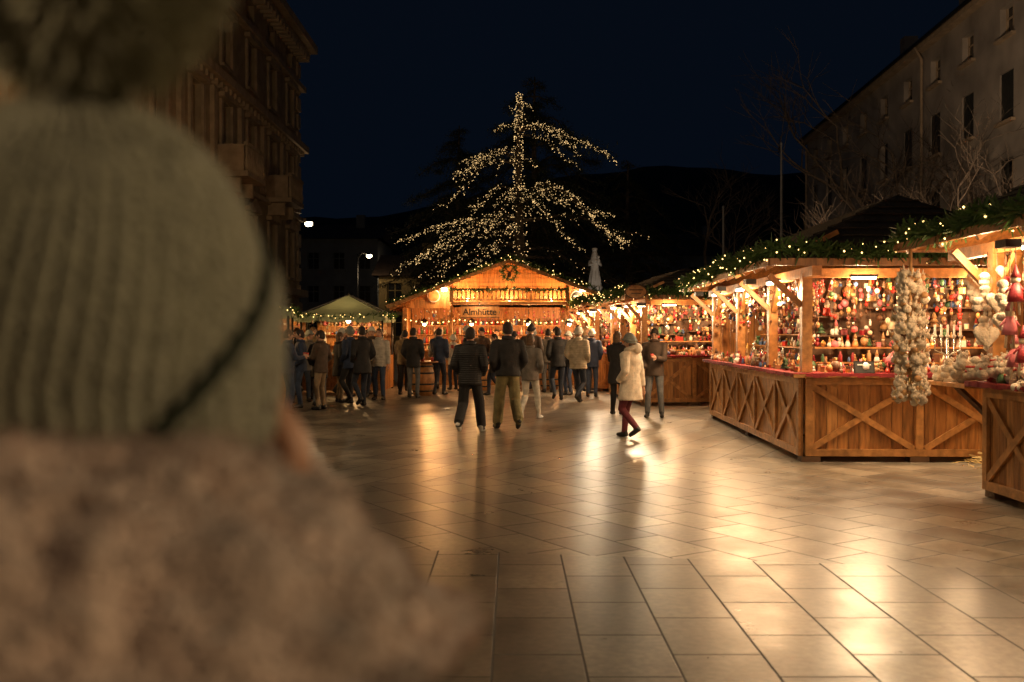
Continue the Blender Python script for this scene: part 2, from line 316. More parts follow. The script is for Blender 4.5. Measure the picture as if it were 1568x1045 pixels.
def stall(name, loc, rz, W, L, base=1.08, eave=2.42, ridge=3.5, over=.55, posts=None, bays=5, goods=1., watts=45, flood=0, gar=True, nl=4, roof=ROOFM, overy=None, endgoods=True, gable=False):
    E=empty(name,loc,rz); oy=overy if overy is not None else over
    mb=MB()
    braced_panel(mb,(0,0),(0,L),.07,base,(-1,0),bays)
    braced_panel(mb,(.03,0),(W-.03,0),.07,base,(0,-1),max(2,int(W/1.3)))
    boards(mb,(0.03,L),(W-.03,L),.07,base,(0,1)); boards(mb,(W,0),(W,L),.07,eave,(1,0))
    boards(mb,(.03,L),(W-.03,L),base+.05,eave-.1,(0,1),.16)
    for x in (.1,W-.15,W/2):
        for y in (.05,L/2,L-.1): mb.box((x,y,.035),(.24,.2,.068),WOODD)
    mb.obj('base_panels',E)
    mb=MB()
    mb.box((.16,L/2,base+.022),(.62,L+.3,.04),WOODX); mb.box((W/2+.24,.16,base+.023),(W-.46,.62,.038),WOODX)
    mb.obj('counter_top',E)
    mb=MB()
    mb.box((.15,L/2,base+.052),(.62,L+.28,.014),CLOTHR)
    mb.box((W/2+.24,.15,base+.052),(W-.48,.61,.012),CLOTHR)
    n=int(L/.09)
    for i in range(n):
        y=-.14+(L+.28)*(i+.5)/n; hh=R.uniform(.03,.055); mb.box((-.166+R.uniform(-.004,.004),y,base+.055-hh/2),(.008,(L+.28)/n+.002*(i%2),hh),CLOTHR)
    n=int(W/.09)
    for i in range(n):
        x=W*(i+.5)/n; hh=R.uniform(.03,.055); mb.box((x,-.164+R.uniform(-.004,.004),base+.055-hh/2),(W/n+.002*(i%2),.008,hh),CLOTHR)
    mb.obj('red_tablecloth',E)
    mb=MB()
    ps=posts or [0,L*.34,L*.67,L]
    for y in ps:
        yy=min(max(y,.06),L-.06); mb.box((.06,yy,(base+eave)/2+.03),(.13,.13,eave-base-.07),WOODX)
        for q in (-1,1):
            if 0<yy+q*.5<L: mb.beam((.06,yy+q*.07,eave-.45),(.06,yy+q*.42,eave-.08),.07,.07,WOODX)
        mb.beam((0.0,yy,eave-.42),(-over*.75,yy,eave-.03),.07,.07,WOODX)
    mb.box((W-.08,.06,(base+eave)/2),(.13,.13,eave-base),WOODX)
    mb.beam((.06,-oy*.8,eave),(.06,L+oy*.8,eave),.12,.12,WOODX)
    mb.beam((.12,.06,eave-.002),(W+over*.5,.06,eave-.002),.11,.115,WOODX)
    mb.beam((.06,L-.07,eave-.001),(W+over*.5,L-.07,eave-.001),.11,.118,WOODX)
    mb.obj('posts_and_beams',E)
    mb=MB(); x0,x1,y0,y1=-over,W+over,-oy,L+oy; hx=W/2; hy=hx*.9
    e=eave+.07
    ry0,ry1=(y0,y1) if gable else (y0+hy,y1-hy)
    P=[(x0,y0),(x1,y0),(x1,y1),(x0,y1)]
    top=[(p[0],p[1],e+.07) for p in P]+[(hx,ry0,ridge+.07),(hx,ry1,ridge+.07)]
    bot=[(p[0],p[1],e) for p in P]+[(hx,ry0,ridge),(hx,ry1,ridge)]
    F=[(0,1,4),(1,2,5,4),(2,3,5),(3,0,4,5)]
    mb.add(top,F,roof); mb.add(bot,[f[::-1] for f in F],WOOD[1])
    for i in range(4):
        a=P[i]; b=P[(i+1)%4]; mb.beam((a[0],a[1],e+.03),(b[0],b[1],e+.03),.03,.09,WOOD[1])
    n_r=int(L/.6)
    for i in range(n_r+1):
        y=y0+.3+(y1-y0-.6)*i/n_r; mb.beam((x0+.02,y,e-.03),(x0+.02+.9,y,e-.03+.9*(ridge-eave)/(hx-x0)),.05,.06,WOODX)
    for side,(A0,A1,B0,B1) in enumerate([((x0,y0),(x0,y1),(hx,ry0),(hx,ry1)),((x0,y0),(x1,y0),(hx,ry0),(hx,ry0))]):
        for i in range(1,9):
            t=i/9.; pa=Vector((A0[0],A0[1],e+.08)).lerp(Vector((B0[0],B0[1],ridge+.08)),t); pb=Vector((A1[0],A1[1],e+.08)).lerp(Vector((B1[0],B1[1],ridge+.08)),t)
            if (pb-pa).length>.1: mb.beam(pa,pb,.05,.022,roof)
    mb.obj('roof',E)
    if gar:
        mb=MB(); path=[]
        zz=e+.14
        for i in range(15): path.append((x0+.02,y1-(y1-y0)*i/14,zz+R.uniform(-.05,.07)))
        for i in range(1,8): path.append((x0+.02+(x1-x0)*i/7*.98,y0-.02,zz+R.uniform(-.05,.07)))
        garland(mb,path,.15,360,15); mb.obj('fir_garland',E)
    mb=MB()
    rx=1.25
    for k,(zz,xx) in enumerate([(base+.06,.0),(base+.06,.2),(base+.06,.38),(base+.16,.6),(base+.35,.8),(base+.55,1.0)]):
        if k>=3: mb.box((xx,L/2+.5,zz-.012),(.22,L-1.2,.02),WOODX)
        n=int(L*11*goods)
        for i in range(n):
            y=(.1 if k<3 else 1.1)+(L-(.2 if k<3 else 1.3))*(i+R.random()*.9)/n
            item(mb,xx+R.uniform(-.08,.08),y,zz,R.uniform(.06,.15))
    mb.box((rx+.06,L/2+.5,1.7),(.03,L-1.2,1.3),WOODD)
    for zz in (1.75,1.98,2.2):
        mb.box((rx-.06,L/2+.5,zz-.012),(.2,L-1.2,.02),WOODX)
        n=int(L*10*goods)
        for i in range(n): item(mb,rx-.07+R.uniform(-.05,.05),1.1+(L-1.3)*(i+R.random()*.9)/n,zz,R.uniform(.07,.16))
    hanging(mb,(.06,.15),(.06,L-.1),int(L*11*goods),eave-.06,.1,.7)
    hanging(mb,(.35,.3),(.35,L-.1),int(L*7*goods),eave-.02,.1,.6)
    hanging(mb,(.9,1.2),(.9,L-.1),int(L*8*goods),eave+.1,.1,.8)
    if endgoods:
        for k,(zz,yy) in enumerate([(base+.06,-.02),(base+.06,.16),(base+.06,.34),(base+.18,.58),(base+.38,.78)]):
            if k>=3: mb.box((W/2+.1,yy,zz-.012),(W-.5,.2,.02),WOODX)
            n=int(W*12*goods)
            for i in range(n): item(mb,.3+(W-.5)*(i+R.random()*.9)/n,yy+R.uniform(-.07,.07),zz,R.uniform(.07,.15))
        mb.box((W/2+.1,1.02,1.75),(W-.4,.03,1.25),WOODD)
        for zz,xa,xb in ((1.62,.25,1.2),(1.7,1.3,W-.2),(1.88,.25,1.0),(2.0,1.1,W-.2),(2.12,.25,1.3),(2.26,1.4,W-.2)):
            mb.box(((xa+xb)/2,.92,zz-.012),(xb-xa,.17,.02),WOODD)
            n=int((xb-xa)*10*goods)
            for i in range(n): item(mb,xa+(xb-xa)*(i+R.random()*.9)/n,.9+R.uniform(-.04,.04),zz,R.uniform(.05,.2))
        hanging(mb,(.2,.3),(W-.2,.3),int(W*8*goods),eave-.03,.1,.55)
        hanging(mb,(.2,.6),(W-.2,.6),int(W*11*goods),eave,.2,.9)
        hanging(mb,(.2,.78),(W-.2,.78),int(W*10*goods),eave,.2,1.0,(.05,.14))
    mb.obj('ornaments_and_toys',E)
    mb=MB()
    for i in range(nl):
        y=L*(i+.5)/nl
        mb.box((-.12,y,eave-.075),(.07,.5,.035),LAMPS); mb.box((-.12,y,eave-.04),(.09,.54,.03),METAL)
        point('stall_or_fill_light',(-.05,y,eave-.2),watts,parent=E)
    if endgoods:
        for i in range(2):
            x=W*(i+.5)/2; mb.box((x,-.12,eave-.075),(.3,.06,.025),LAMPS); mb.box((x,-.12,eave-.045),(.34,.08,.03),METAL)
            point('stall_or_fill_light',(x,-.02,eave-.2),watts*1.1,parent=E)
    if flood:
        for i in range(nl):
            y=L*(i+.5)/nl
            spot('flood_light',(-over*.8,y,eave-.12),(-over-1.0,y-.3,0),flood,115,parent=E)
            mb.box((-over*.8,y,eave-.06),(.14,.2,.07),METAL)
    mb.obj('lamp_fittings',E)
    return E

s1=stall('christmas_market_stall',(3.72,12.75,0),rad(-1.5),2.95,6.6,posts=[0,1.9,4.2,6.6],watts=92,flood=150,nl=3,over=.55,ridge=3.45)
for x in (.6,2.2): spot('flood_light',(x,-.5,2.32),(x-.3,-1.4,0),230,130,r=.35,parent=s1)
mb=MB(); mb.box((.75,-.1,1.21),(.26,.02,.16),METAL,rx=-.2); mb.box((.75,-.113,1.21),(.23,.006,.13),SHUT,rx=-.2)
for i in range(3): mb.box((.75+R.uniform(-.01,.01),-.12+i*.007,1.245-i*.035),(.17-.03*i,.003,.012),COLS[3],rx=-.2)
mb.obj('chalk_price_sign',s1)
mb=MB(); mb.lathe((1.3,.0,1.25),[(.26,0),(.24,.08),(.15,.17),(.02,.21)],COLS[9],14,1,.6)
for i in range(26):
    a=R.uniform(0,6.28); t=R.uniform(.3,.95); mb.sph((1.3+math.cos(a)*.25*t,.0+math.sin(a)*.15*t-.01,1.25+.2*(1-t*t)+.01),.014,COLS[3],5,4)
mb.obj('dotted_red_cushion',s1)

s2=stall('christmas_market_stall',(4.8,5.2,0),rad(0),2.6,4.85,base=1.1,eave=2.5,ridge=3.5,over=.5,posts=[0,2.6,4.85],watts=60,flood=70,nl=2,overy=1.15,endgoods=False,gar=True,bays=4)
point('stall_or_fill_light',(-.25,4.45,2.38),36,r=.1,parent=s2); point('stall_or_fill_light',(.3,5.3,2.4),28,parent=s2)  # added fill lights without fittings, brighten the garlic braid and plush toys
mb=MB()
mb.box((.2,5.45,1.1),(.75,.95,.04),WOODX); mb.beam((.1,4.92,.75),(.1,5.8,1.07),.05,.05,WOODD); mb.beam((.45,4.92,.75),(.45,5.8,1.07),.05,.05,WOODD)
mb.obj('bracket_shelf',s2)
mb=MB()
for i in range(260):
    x=R.uniform(-.15,.5); y=R.uniform(3.2,5.85); s_=R.uniform(.035,.08); z=1.14+R.uniform(0,.16)+.06*math.sin(y*3)
    mb.sph((x,y,z+s_*.5),(s_,s_*.9,s_*.8),WHITE,8,6)
    if i%3==0:
        mb.sph((x,y-.02,z+s_*1.5),s_*.6,WHITE,7,5)
        for q in(-1,1): mb.sph((x+q*s_*.45,y-.02,z+s_*2.1),s_*.22,WHITE,5,4)
        for q in(-1,1): mb.sph((x+q*s_*.2,y-.02-s_*.55,z+s_*1.6),s_*.07,EYE,4,3)
    if i%8==0: mb.tube([(x-.06,y-.03,z+s_*1.1),(x+.06,y-.03,z+s_*1.1)],.012,COLS[0],5)
mb.obj('white_plush_toys',s2)
def heart(mb,c,s,m,ang=0):
    vs=[];n=20; M=Matrix.Rotation(ang,3,'Z')
    rings=[(.0,-1),(.7,-.8),(1,0),(.7,.8),(0,1)]
    for k,(sc,yy) in enumerate(rings):
        for i in range(n):
            t=2*math.pi*i/n; x=.95*math.sin(t)**3; z=(13*math.cos(t)-5*math.cos(2*t)-2*math.cos(3*t)-math.cos(4*t))/16
            vs.append(Vector(c)+M@Vector((x*s*max(sc,.05),yy*s*.32,z*s*max(sc,.05))))
    fs=[]
    for k in range(len(rings)-1):
        for i in range(n): fs.append((k*n+i,k*n+(i+1)%n,(k+1)*n+(i+1)%n,(k+1)*n+i))
    mb.add(vs,fs,m,True)
mb=MB()
for (x,y,z,s_) in [(-.05,4.75,1.62,.15),(.0,4.95,2.02,.12),(-.1,4.45,1.95,.12),(.1,5.3,2.15,.09),(-.15,4.2,1.75,.12),(.05,4.6,2.25,.09)]:
    heart(mb,(x,y,z),s_,WHITE,R.uniform(-.5,.2)); mb.tube([(x,y,z+s_*.5),(x,y,2.46)],.004,COLS[7],3)
for (x,y,z) in [(-.05,4.8,1.9),(-.2,4.55,2.2),(.1,5.1,1.8),(-.25,4.0,2.1),(-.1,5.0,2.3)]:
    for q in range(6): mb.sph((x+R.uniform(-.04,.04),y+R.uniform(-.03,.03),z-q*.06),(.055,.05,.045),WHITE,7,5)
mb.obj('hanging_plush_hearts',s2)
mb=MB()
for (x,y,z,m) in [(-.25,3.9,1.75,COLS[9]),(-.2,3.75,1.5,COLS[1]),(-.25,3.8,2.05,COLS[1]),(-.1,4.1,1.45,COLS[9])]:
    mb.lathe((x,y,z-.12),[(.075,0),(.06,.08),(.035,.17)],m,9); mb.sph((x,y,z+.08),.045,COLS[2],8,6); mb.lathe((x,y,z+.1),[(.05,0),(.025,.06),(.005,.12)],m,8)
    mb.tube([(x,y,z+.2),(x,y,2.46)],.004,COLS[7],3)
    for q in (-1,1): mb.tube([(x+q*.03,y,z-.11),(x+q*.04,y,z-.24)],[.014,.011],COLS[2],5); mb.tube([(x+q*.03,y,z+.03),(x+q*.09,y,z-.04)],[.014,.01],m,5)
mb.obj('hanging_dolls',s2)
mb=MB()
x,y=-.02,5.72
mb.lathe((x,y,1.12),[(.09,0),(.08,.02),(.015,.05),(.012,.5)],COLS[11],10)
for q in (-.14,-.07,0,.07,.14):
    mb.tube([(x,y,1.4),(x+q,y,1.42+abs(q)*.3),(x+q,y,1.6)],.008,COLS[11],6); mb.lathe((x+q,y,1.6),[(.02,0),(.025,.02),(.012,.03),(.012,.14)],COLS[3],7)
mb.obj('silver_candelabra',s2)
E=empty('hanging_garlic_braid',(4.3,10.75,0))
mb=MB(); mb.tube([(0,0,2.6),(0,0,.92)],.02,COLS[6],6)
for i in range(420):
    t=R.random(); z=.88+1.42*t; r=(.165 if t<.85 else .12)*(1+.15*math.sin(z*9))*R.uniform(.4,1.05); a=R.uniform(0,6.28); s_=R.uniform(.022,.05)
    c=(math.cos(a)*r,math.sin(a)*r,z)
    mb.sph(c,(s_,s_,s_*.85),WHITE if R.random()<.85 else COLS[6],8,6); mb.tube([c,(c[0]*1.2,c[1]*1.2,z+s_*1.8)],[s_*.4,.004],WHITE,5)
for i in range(60):
    t=R.random(); z=.9+1.4*t; a=R.uniform(0,6.28); r=.15; c=Vector((math.cos(a)*r,math.sin(a)*r,z)); mb.tube([c,c*1.0+Vector((math.cos(a)*.05,math.sin(a)*.05,R.uniform(-.07,.07)))],[.006,.003],STRAW,4)
mb.obj('garlic_bulbs',E)
mb=MB(); mb.tube([(0,0,2.2),(0,0,2.6)],.01,METAL,5); mb.tube([(-.05,0,2.28),(0.05,0,2.28)],.03,CLOTHR,6); mb.obj('hook',E)
mb=MB()
for i in range(1500):
    x=6.35+R.gauss(0,.28); y=12.2+R.gauss(0,.25); h=max(0,.16-.25*((x-6.35)**2+(y-12.2)**2)); z=R.uniform(.01,.03+h); a=R.uniform(0,6.28); l=R.uniform(.06,.18)
    d=Vector((math.cos(a)*l,math.sin(a)*l,R.uniform(-.02,.04))); 
    mb.add([(x,y,z),(x+.004,y+.004,z+.006),(x+d.x+.004,y+d.y+.004,z+d.z+.01),(x+d.x,y+d.y,max(.005,z+d.z))],[(0,1,2,3)],STRAW)
mb.obj('straw_pile')

s3=stall('christmas_market_stall',(2.95,22.6,0),rad(4),2.4,4.2,eave=2.35,ridge=3.1,watts=95,nl=2,goods=.7,over=.45,flood=100,bays=3)
s4=stall('christmas_market_stall',(2.35,28.2,0),rad(2),2.6,4.5,eave=2.35,ridge=3.0,watts=95,nl=2,goods=.6,over=.4,flood=80,bays=3)
for st in (s3,s4):
    spot('flood_light',(-.1,-.42,2.2),(-.6,-4.5,0),260,110,(1,.76,.48),r=.15,parent=st)
    mb=MB(); mb.box((-.1,-.4,2.28),(.2,.1,.08),METAL); mb.box((-.1,-.42,2.238),(.16,.07,.012),LAMPS); mb.obj('flood_lamp_housing',st)
mb=MB()
def oval(mb,c,rx_,rz_,m,m2):
    for (k,yy,mm) in((1,0,m),(.86,-.018,m2)):
        vs=[]
        for dy in(-.02,.0):
            for i in range(28): t=2*math.pi*i/28; vs.append((c[0]+math.cos(t)*rx_*k,c[1]+dy+yy,c[2]+math.sin(t)*rz_*k))
        fs=[tuple(range(28)),tuple(range(55,27,-1))]+[(i,i+28,(i+1)%28+28,(i+1)%28) for i in range(28)]
        mb.add(vs,fs,mm)
oval(mb,(-.25,-.55,2.56),.26,.16,WOODD,WOODX)
for i in range(2): mb.box((-.25,-.592,2.6-.08*i),(.3-.08*i,.006,.025),WOODD)
mb.obj('oval_wooden_sign',s3)

# --- left tents
CANV=mat('canvas_green',(.22,.28,.19),.8,.15,3,.1,transl=.25)
def tent(loc, W=2.4, D=2.4, rz=0, eave=2.15, peak=2.75, watts=60):
    E=empty('canopy_tent_stall',loc,rz); mb=MB()
    h=W/2; k=D/2
    for sx in(-1,1):
        for sy in(-1,1): mb.tube([(sx*(h-.08),sy*(k-.08),0),(sx*(h-.08),sy*(k-.08),eave)],.03,METAL,8)
    mb.obj('tent_poles',E); mb=MB()
    c=[(-h,-k),(h,-k),(h,k),(-h,k)]
    for i in range(4):
        a=c[i]; b=c[(i+1)%4]; n=6
        for j in range(n):
            t0=j/n;t1=(j+1)/n
            rows=[]
            for s_ in (0,.35,.7,.97):
                z=eave+(peak-eave)*(s_**1.5*.6+s_*.4)
                rows.append([((a[0]+(b[0]-a[0])*t)*(1-s_),(a[1]+(b[1]-a[1])*t)*(1-s_),z) for t in (t0,t1)])
            for q in range(3): mb.add([rows[q][0],rows[q][1],rows[q+1][1],rows[q+1][0]],[(0,1,2,3)],CANV)
            p,q=rows[0]; d=.2-.04*(j%2)
            mb.add([p,q,(q[0]*1.01,q[1]*1.01,eave-d),(p[0]*1.01,p[1]*1.01,eave-d)],[(0,1,2,3)],CANV)
        mb.beam((a[0]*.98,a[1]*.98,eave+.012),(0,0,peak-.01),.03,.02,POLEM)
    mb.tube([(0,0,peak-.06),(0,0,peak+.1)],[.04,.01],METAL,6)
    mb.obj('canopy',E); mb=MB()
    braced_panel(mb,(-h+.1,-k+.15),(h-.1,-k+.15),.05,1.0,(0,-1),2); mb.box((0,-k+.2,1.025),(W-.1,.5,.04),WOODX)
    boards(mb,(h-.05,-k+.2),(h-.05,k-.1),.05,1.0,(1,0)); boards(mb,(-h+.1,k-.1),(h-.1,k-.1),.05,eave-.2,(0,1))
    mb.obj('wooden_counter',E); mb=MB()
    for q in range(2):
        for i in range(18): item(mb,-h+.25+(W-.5)*i/17,-k+.15+q*.2,1.05,R.uniform(.08,.17))
    for zz in (1.3,1.6,1.85):
        mb.box((0,k-.3,zz-.012),(W-.4,.25,.02),WOODX)
        for i in range(18): item(mb,-h+.25+(W-.5)*i/17,k-.32,zz,R.uniform(.08,.16))
    hanging(mb,(-h+.1,-k+.1),(h-.1,-k+.1),20,eave-.05,.1,.4)
    mb.obj('market_goods',E); mb=MB()
    garland(mb,[(-h,-k-.03,eave),(0,-k-.03,eave-.06),(h,-k-.03,eave),(h+.02,0,eave-.06),(h,k,eave)],.05,60,9,br=.013)
    mb.sph((0,0,eave-.15),.07,LAMPS,10,8); mb.tube([(0,0,eave-.08),(0,0,peak-.1)],.008,METAL,4)
    mb.obj('fairy_lights',E)
    point('tent_light',(0,-.1,eave-.32),watts,(1,.56,.22),.08,E)
    return E
tent((-4.7,28.6,0),watts=80); tent((-7.1,27.4,0),2.6,watts=80); tent((-6.4,23.6,0),2.4,2.4,rad(10),2.2,2.7,80); tent((-5.3,33,0),2.6,2.4,0,2.25,2.9,50)

# ------------------------------------------------------------------ mountain hut bar
def hut():
    E=empty('wooden_hut_bar',(-.08,31,0)); mb=MB()
    hw=3.55; pk=3.86; ez=2.5
    boards(mb,(-hw+.2,5),(hw-1.0,5),.02,2.5,(0,1),.2); boards(mb,(-hw+.25,.1),(-hw+.25,5),.02,2.45,(-1,0),.2); boards(mb,(2.35,.1),(2.35,5),.02,2.55,(1,0),.2)
    braced_panel(mb,(-hw+.25,0),(2.35,0),.02,1.08,(0,-1),7)
    mb.box((-.5,-.08,1.1),(6.0,.5,.05),WOODX)
    for x in (-3.25,-1.85,-.1,1.65,2.3): mb.box((x,.05,1.78),(.14,.14,1.3),WOODX)
    z=2.98
    while z<pk-.08:
        half=min(1.74,(pk-.05-z)*(3.6/1.36)); 
        mb.box((0,.02,z+.06),(half*2,.03,.116),R.choice([WOOD[0],WOOD[2]])); z+=.127
    for (xa,xb) in ((-3.1,-1.8),(1.8,2.4)):
        n=int((xb-xa)/.13)
        for i in range(n):
            x=xa+(xb-xa)*(i+.5)/n; top=pk-.08-abs(x)*(1.36/3.6); mb.box((x,.04,(2.42+top)/2),((xb-xa)/n-.004,.03,top-2.42),R.choice(WOOD))
    mb.box((0,.06,2.76),(3.5,.03,.4),WOODX)
    mb.obj('board_walls',E)
    mb=MB()
    for q in(-1,1):
        xe=q*(3.75 if q<0 else 2.75); zz=pk-abs(xe)*(1.36/3.6)
        a=(0,-.55,pk+.06); b=(xe,-.55,zz+.06); c=(xe,5.4,zz+.06); d=(0,5.4,pk+.06)
        mb.add([a,b,c,d],[(0,1,2,3)],ROOFM); mb.add([(p[0],p[1],p[2]-.07) for p in (a,b,c,d)],[(3,2,1,0)],WOOD[0])
        mb.beam((0,-.57,pk+.0),(xe,-.57,zz+.0),.05,.11,WOODX)
        for i in range(6): y=.2+i*.9; mb.beam((0,y,pk-.06),(xe,y,zz-.06),.07,.08,WOODX)
    mb.obj('gable_roof',E)
    mb=MB()
    mb.box((0,-.28,2.56),(3.56,.6,.08),WOODX); mb.box((0,-.56,2.98),(3.6,.06,.06),WOODX); mb.box((0,-.56,2.66),(3.6,.05,.05),WOODX)
    for i in range(27):
        x=-1.72+3.44*i/26; mb.lathe((x,-.56,2.685),[(.022,0),(.034,.07),(.018,.13),(.034,.2),(.02,.265)],WOOD[2],6)
    for x in(-1.78,1.78): mb.box((x,-.56,2.82),(.09,.09,.46),WOODX); mb.beam((x,-.5,2.5),(x,0,2.15),.08,.08,WOODX)
    mb.obj('balcony',E)
    mb=MB(); garland(mb,[(-3.75,-.62,2.55),(-1.8,-.62,3.27),(0,-.62,3.98),(1.4,-.62,3.45),(2.75,-.62,2.95)],.07,110,8,br=.014)
    garland(mb,[(-1.8,-.64,2.99),(-.9,-.64,2.94),(0,-.64,3.0),(.9,-.64,2.94),(1.8,-.64,2.99)],.035,90,2)
    for i in range(34):
        x=-3.2+5.5*i/33; z=2.06-.1*abs(math.sin(i*.31)); mb.sph((x,-.35,z),.02,BULB,6,4)
    mb.tube([(-3.2+5.5*i/33,-.35,2.06-.1*abs(math.sin(i*.31))+.03) for i in range(34)],.006,METAL,4)
    mb.obj('garlands_and_bulbs',E)
    mb=MB(); path=[(math.cos(t*.5236)*.22,-.6,3.5+math.sin(t*.5236)*.22) for t in range(13)]
    garland(mb,path,.04,170,0); mb.sph((0,-.6,3.44),(.06,.05,.1),WOODD,8,6)
    for q in(-1,1):
        mb.tube([(q*.03,-.6,3.52),(q*.1,-.6,3.6),(q*.09,-.6,3.72)],[.014,.012,.006],WOODD,5); mb.tube([(q*.1,-.6,3.6),(q*.16,-.6,3.68)],[.01,.005],WOODD,5); mb.sph((q*.07,-.6,3.52),(.035,.015,.02),WOODD,6,4)
    mb.obj('deer_wreath',E)
    mb=MB(); oval(mb,(-2.35,-.04,2.8),.2,.2,COLS[3],WOODX); oval(mb,(2.1,-.04,2.76),.2,.2,COLS[3],METAL)
    mb.box((2.1,-.085,2.78),(.2,.01,.04),COLS[3]); mb.box((2.1,-.085,2.7),(.14,.01,.03),COLS[3]); mb.obj('round_badges',E)
    mb=MB(); mb.box((-.9,-.66,2.29),(1.16,.04,.32),WOOD[2]); mb.beam((-1.5,-.69,2.46),(-.3,-.69,2.46),.03,.03,WOODD); mb.beam((-1.5,-.69,2.12),(-.3,-.69,2.12),.03,.03,WOODD); mb.obj('sign_board',E)
    cu=bpy.data.curves.new('sign_text','FONT'); cu.body='Almhütte'; cu.size=.27; cu.align_x='CENTER'; cu.extrude=.006; cu.offset=.004
    to=bpy.data.objects.new('sign_text',cu); to.location=(-.9,-.69,2.2); to.rotation_euler=(rad(90),0,0); to.parent=E; S.collection.objects.link(to)
    cu.materials.append(HAIRD)
    mb=MB(); mb.box((-.5,2.2,1.5),(5.5,.05,2.0),WOOD[1])
    for zz in(1.3,1.6,1.9):
        mb.box((-.5,2.05,zz-.012),(5.3,.25,.02),WOODX)
        for i in range(60): 
            x=-3+5*i/59
            if R.random()<.6: mb.lathe((x,2.03,zz),[(.035,0),(.035,.13),(.012,.18),(.012,.23)],R.choice(COLS),7)
            else: item(mb,x,2.03,zz,.12)
    for i in range(80): item(mb,R.uniform(-3.1,2.1),R.uniform(-.25,.1),1.13,R.uniform(.06,.15))
    hanging(mb,(-3.1,-.1),(2.2,-.1),60,2.4,.1,.45)
    for x in(-2.7,-1.2,.6,1.9): mb.lathe((x,.6,1.95),[(.16,0),(.1,.1),(.02,.16)],METAL,12); mb.sph((x,.6,1.93),.06,LAMPS,8,6); mb.tube([(x,.6,2.1),(x,.6,2.6)],.008,METAL,4)
    mb.obj('bar_interior',E)
    for x in(-2.7,-1.2,.6,1.9): point('bar_light',(x,.5,1.78),80,(1,.48,.16),.08,E)
    for x in(-1.3,0,1.3): point('balcony_light',(x,-.35,2.72),50,(1,.54,.2),.05,E)
    mb=MB()
    for x in(-1.3,0,1.3): mb.sph((x,-.35,2.66),.04,LAMPS,8,6)
    for x in(-2.0,2.25): mb.box((x,-.42,2.98),(.18,.06,.1),LAMPS)
    mb.sph((-.9,-1.1,2.52),.03,METAL,8,6); mb.tube([(-.9,-1.1,2.54),(-.9,-.6,2.58)],.01,METAL,4)
    mb.obj('balcony_lamps',E); point('sign_light',(-.9,-1.2,2.44),26,(1,.58,.24),.03,E)
    for x in(-2.0,2.25): point('side_light',(x,-.42,2.88),45,(1,.62,.28),.06,E)
    for x,wt in ((-2.3,190),(-.6,100),(1.6,100)): spot('eave_light',(x,-.5,2.3),(x,-2.6,0),wt,130,(1,.44,.14),r=.25,parent=E)
hut()

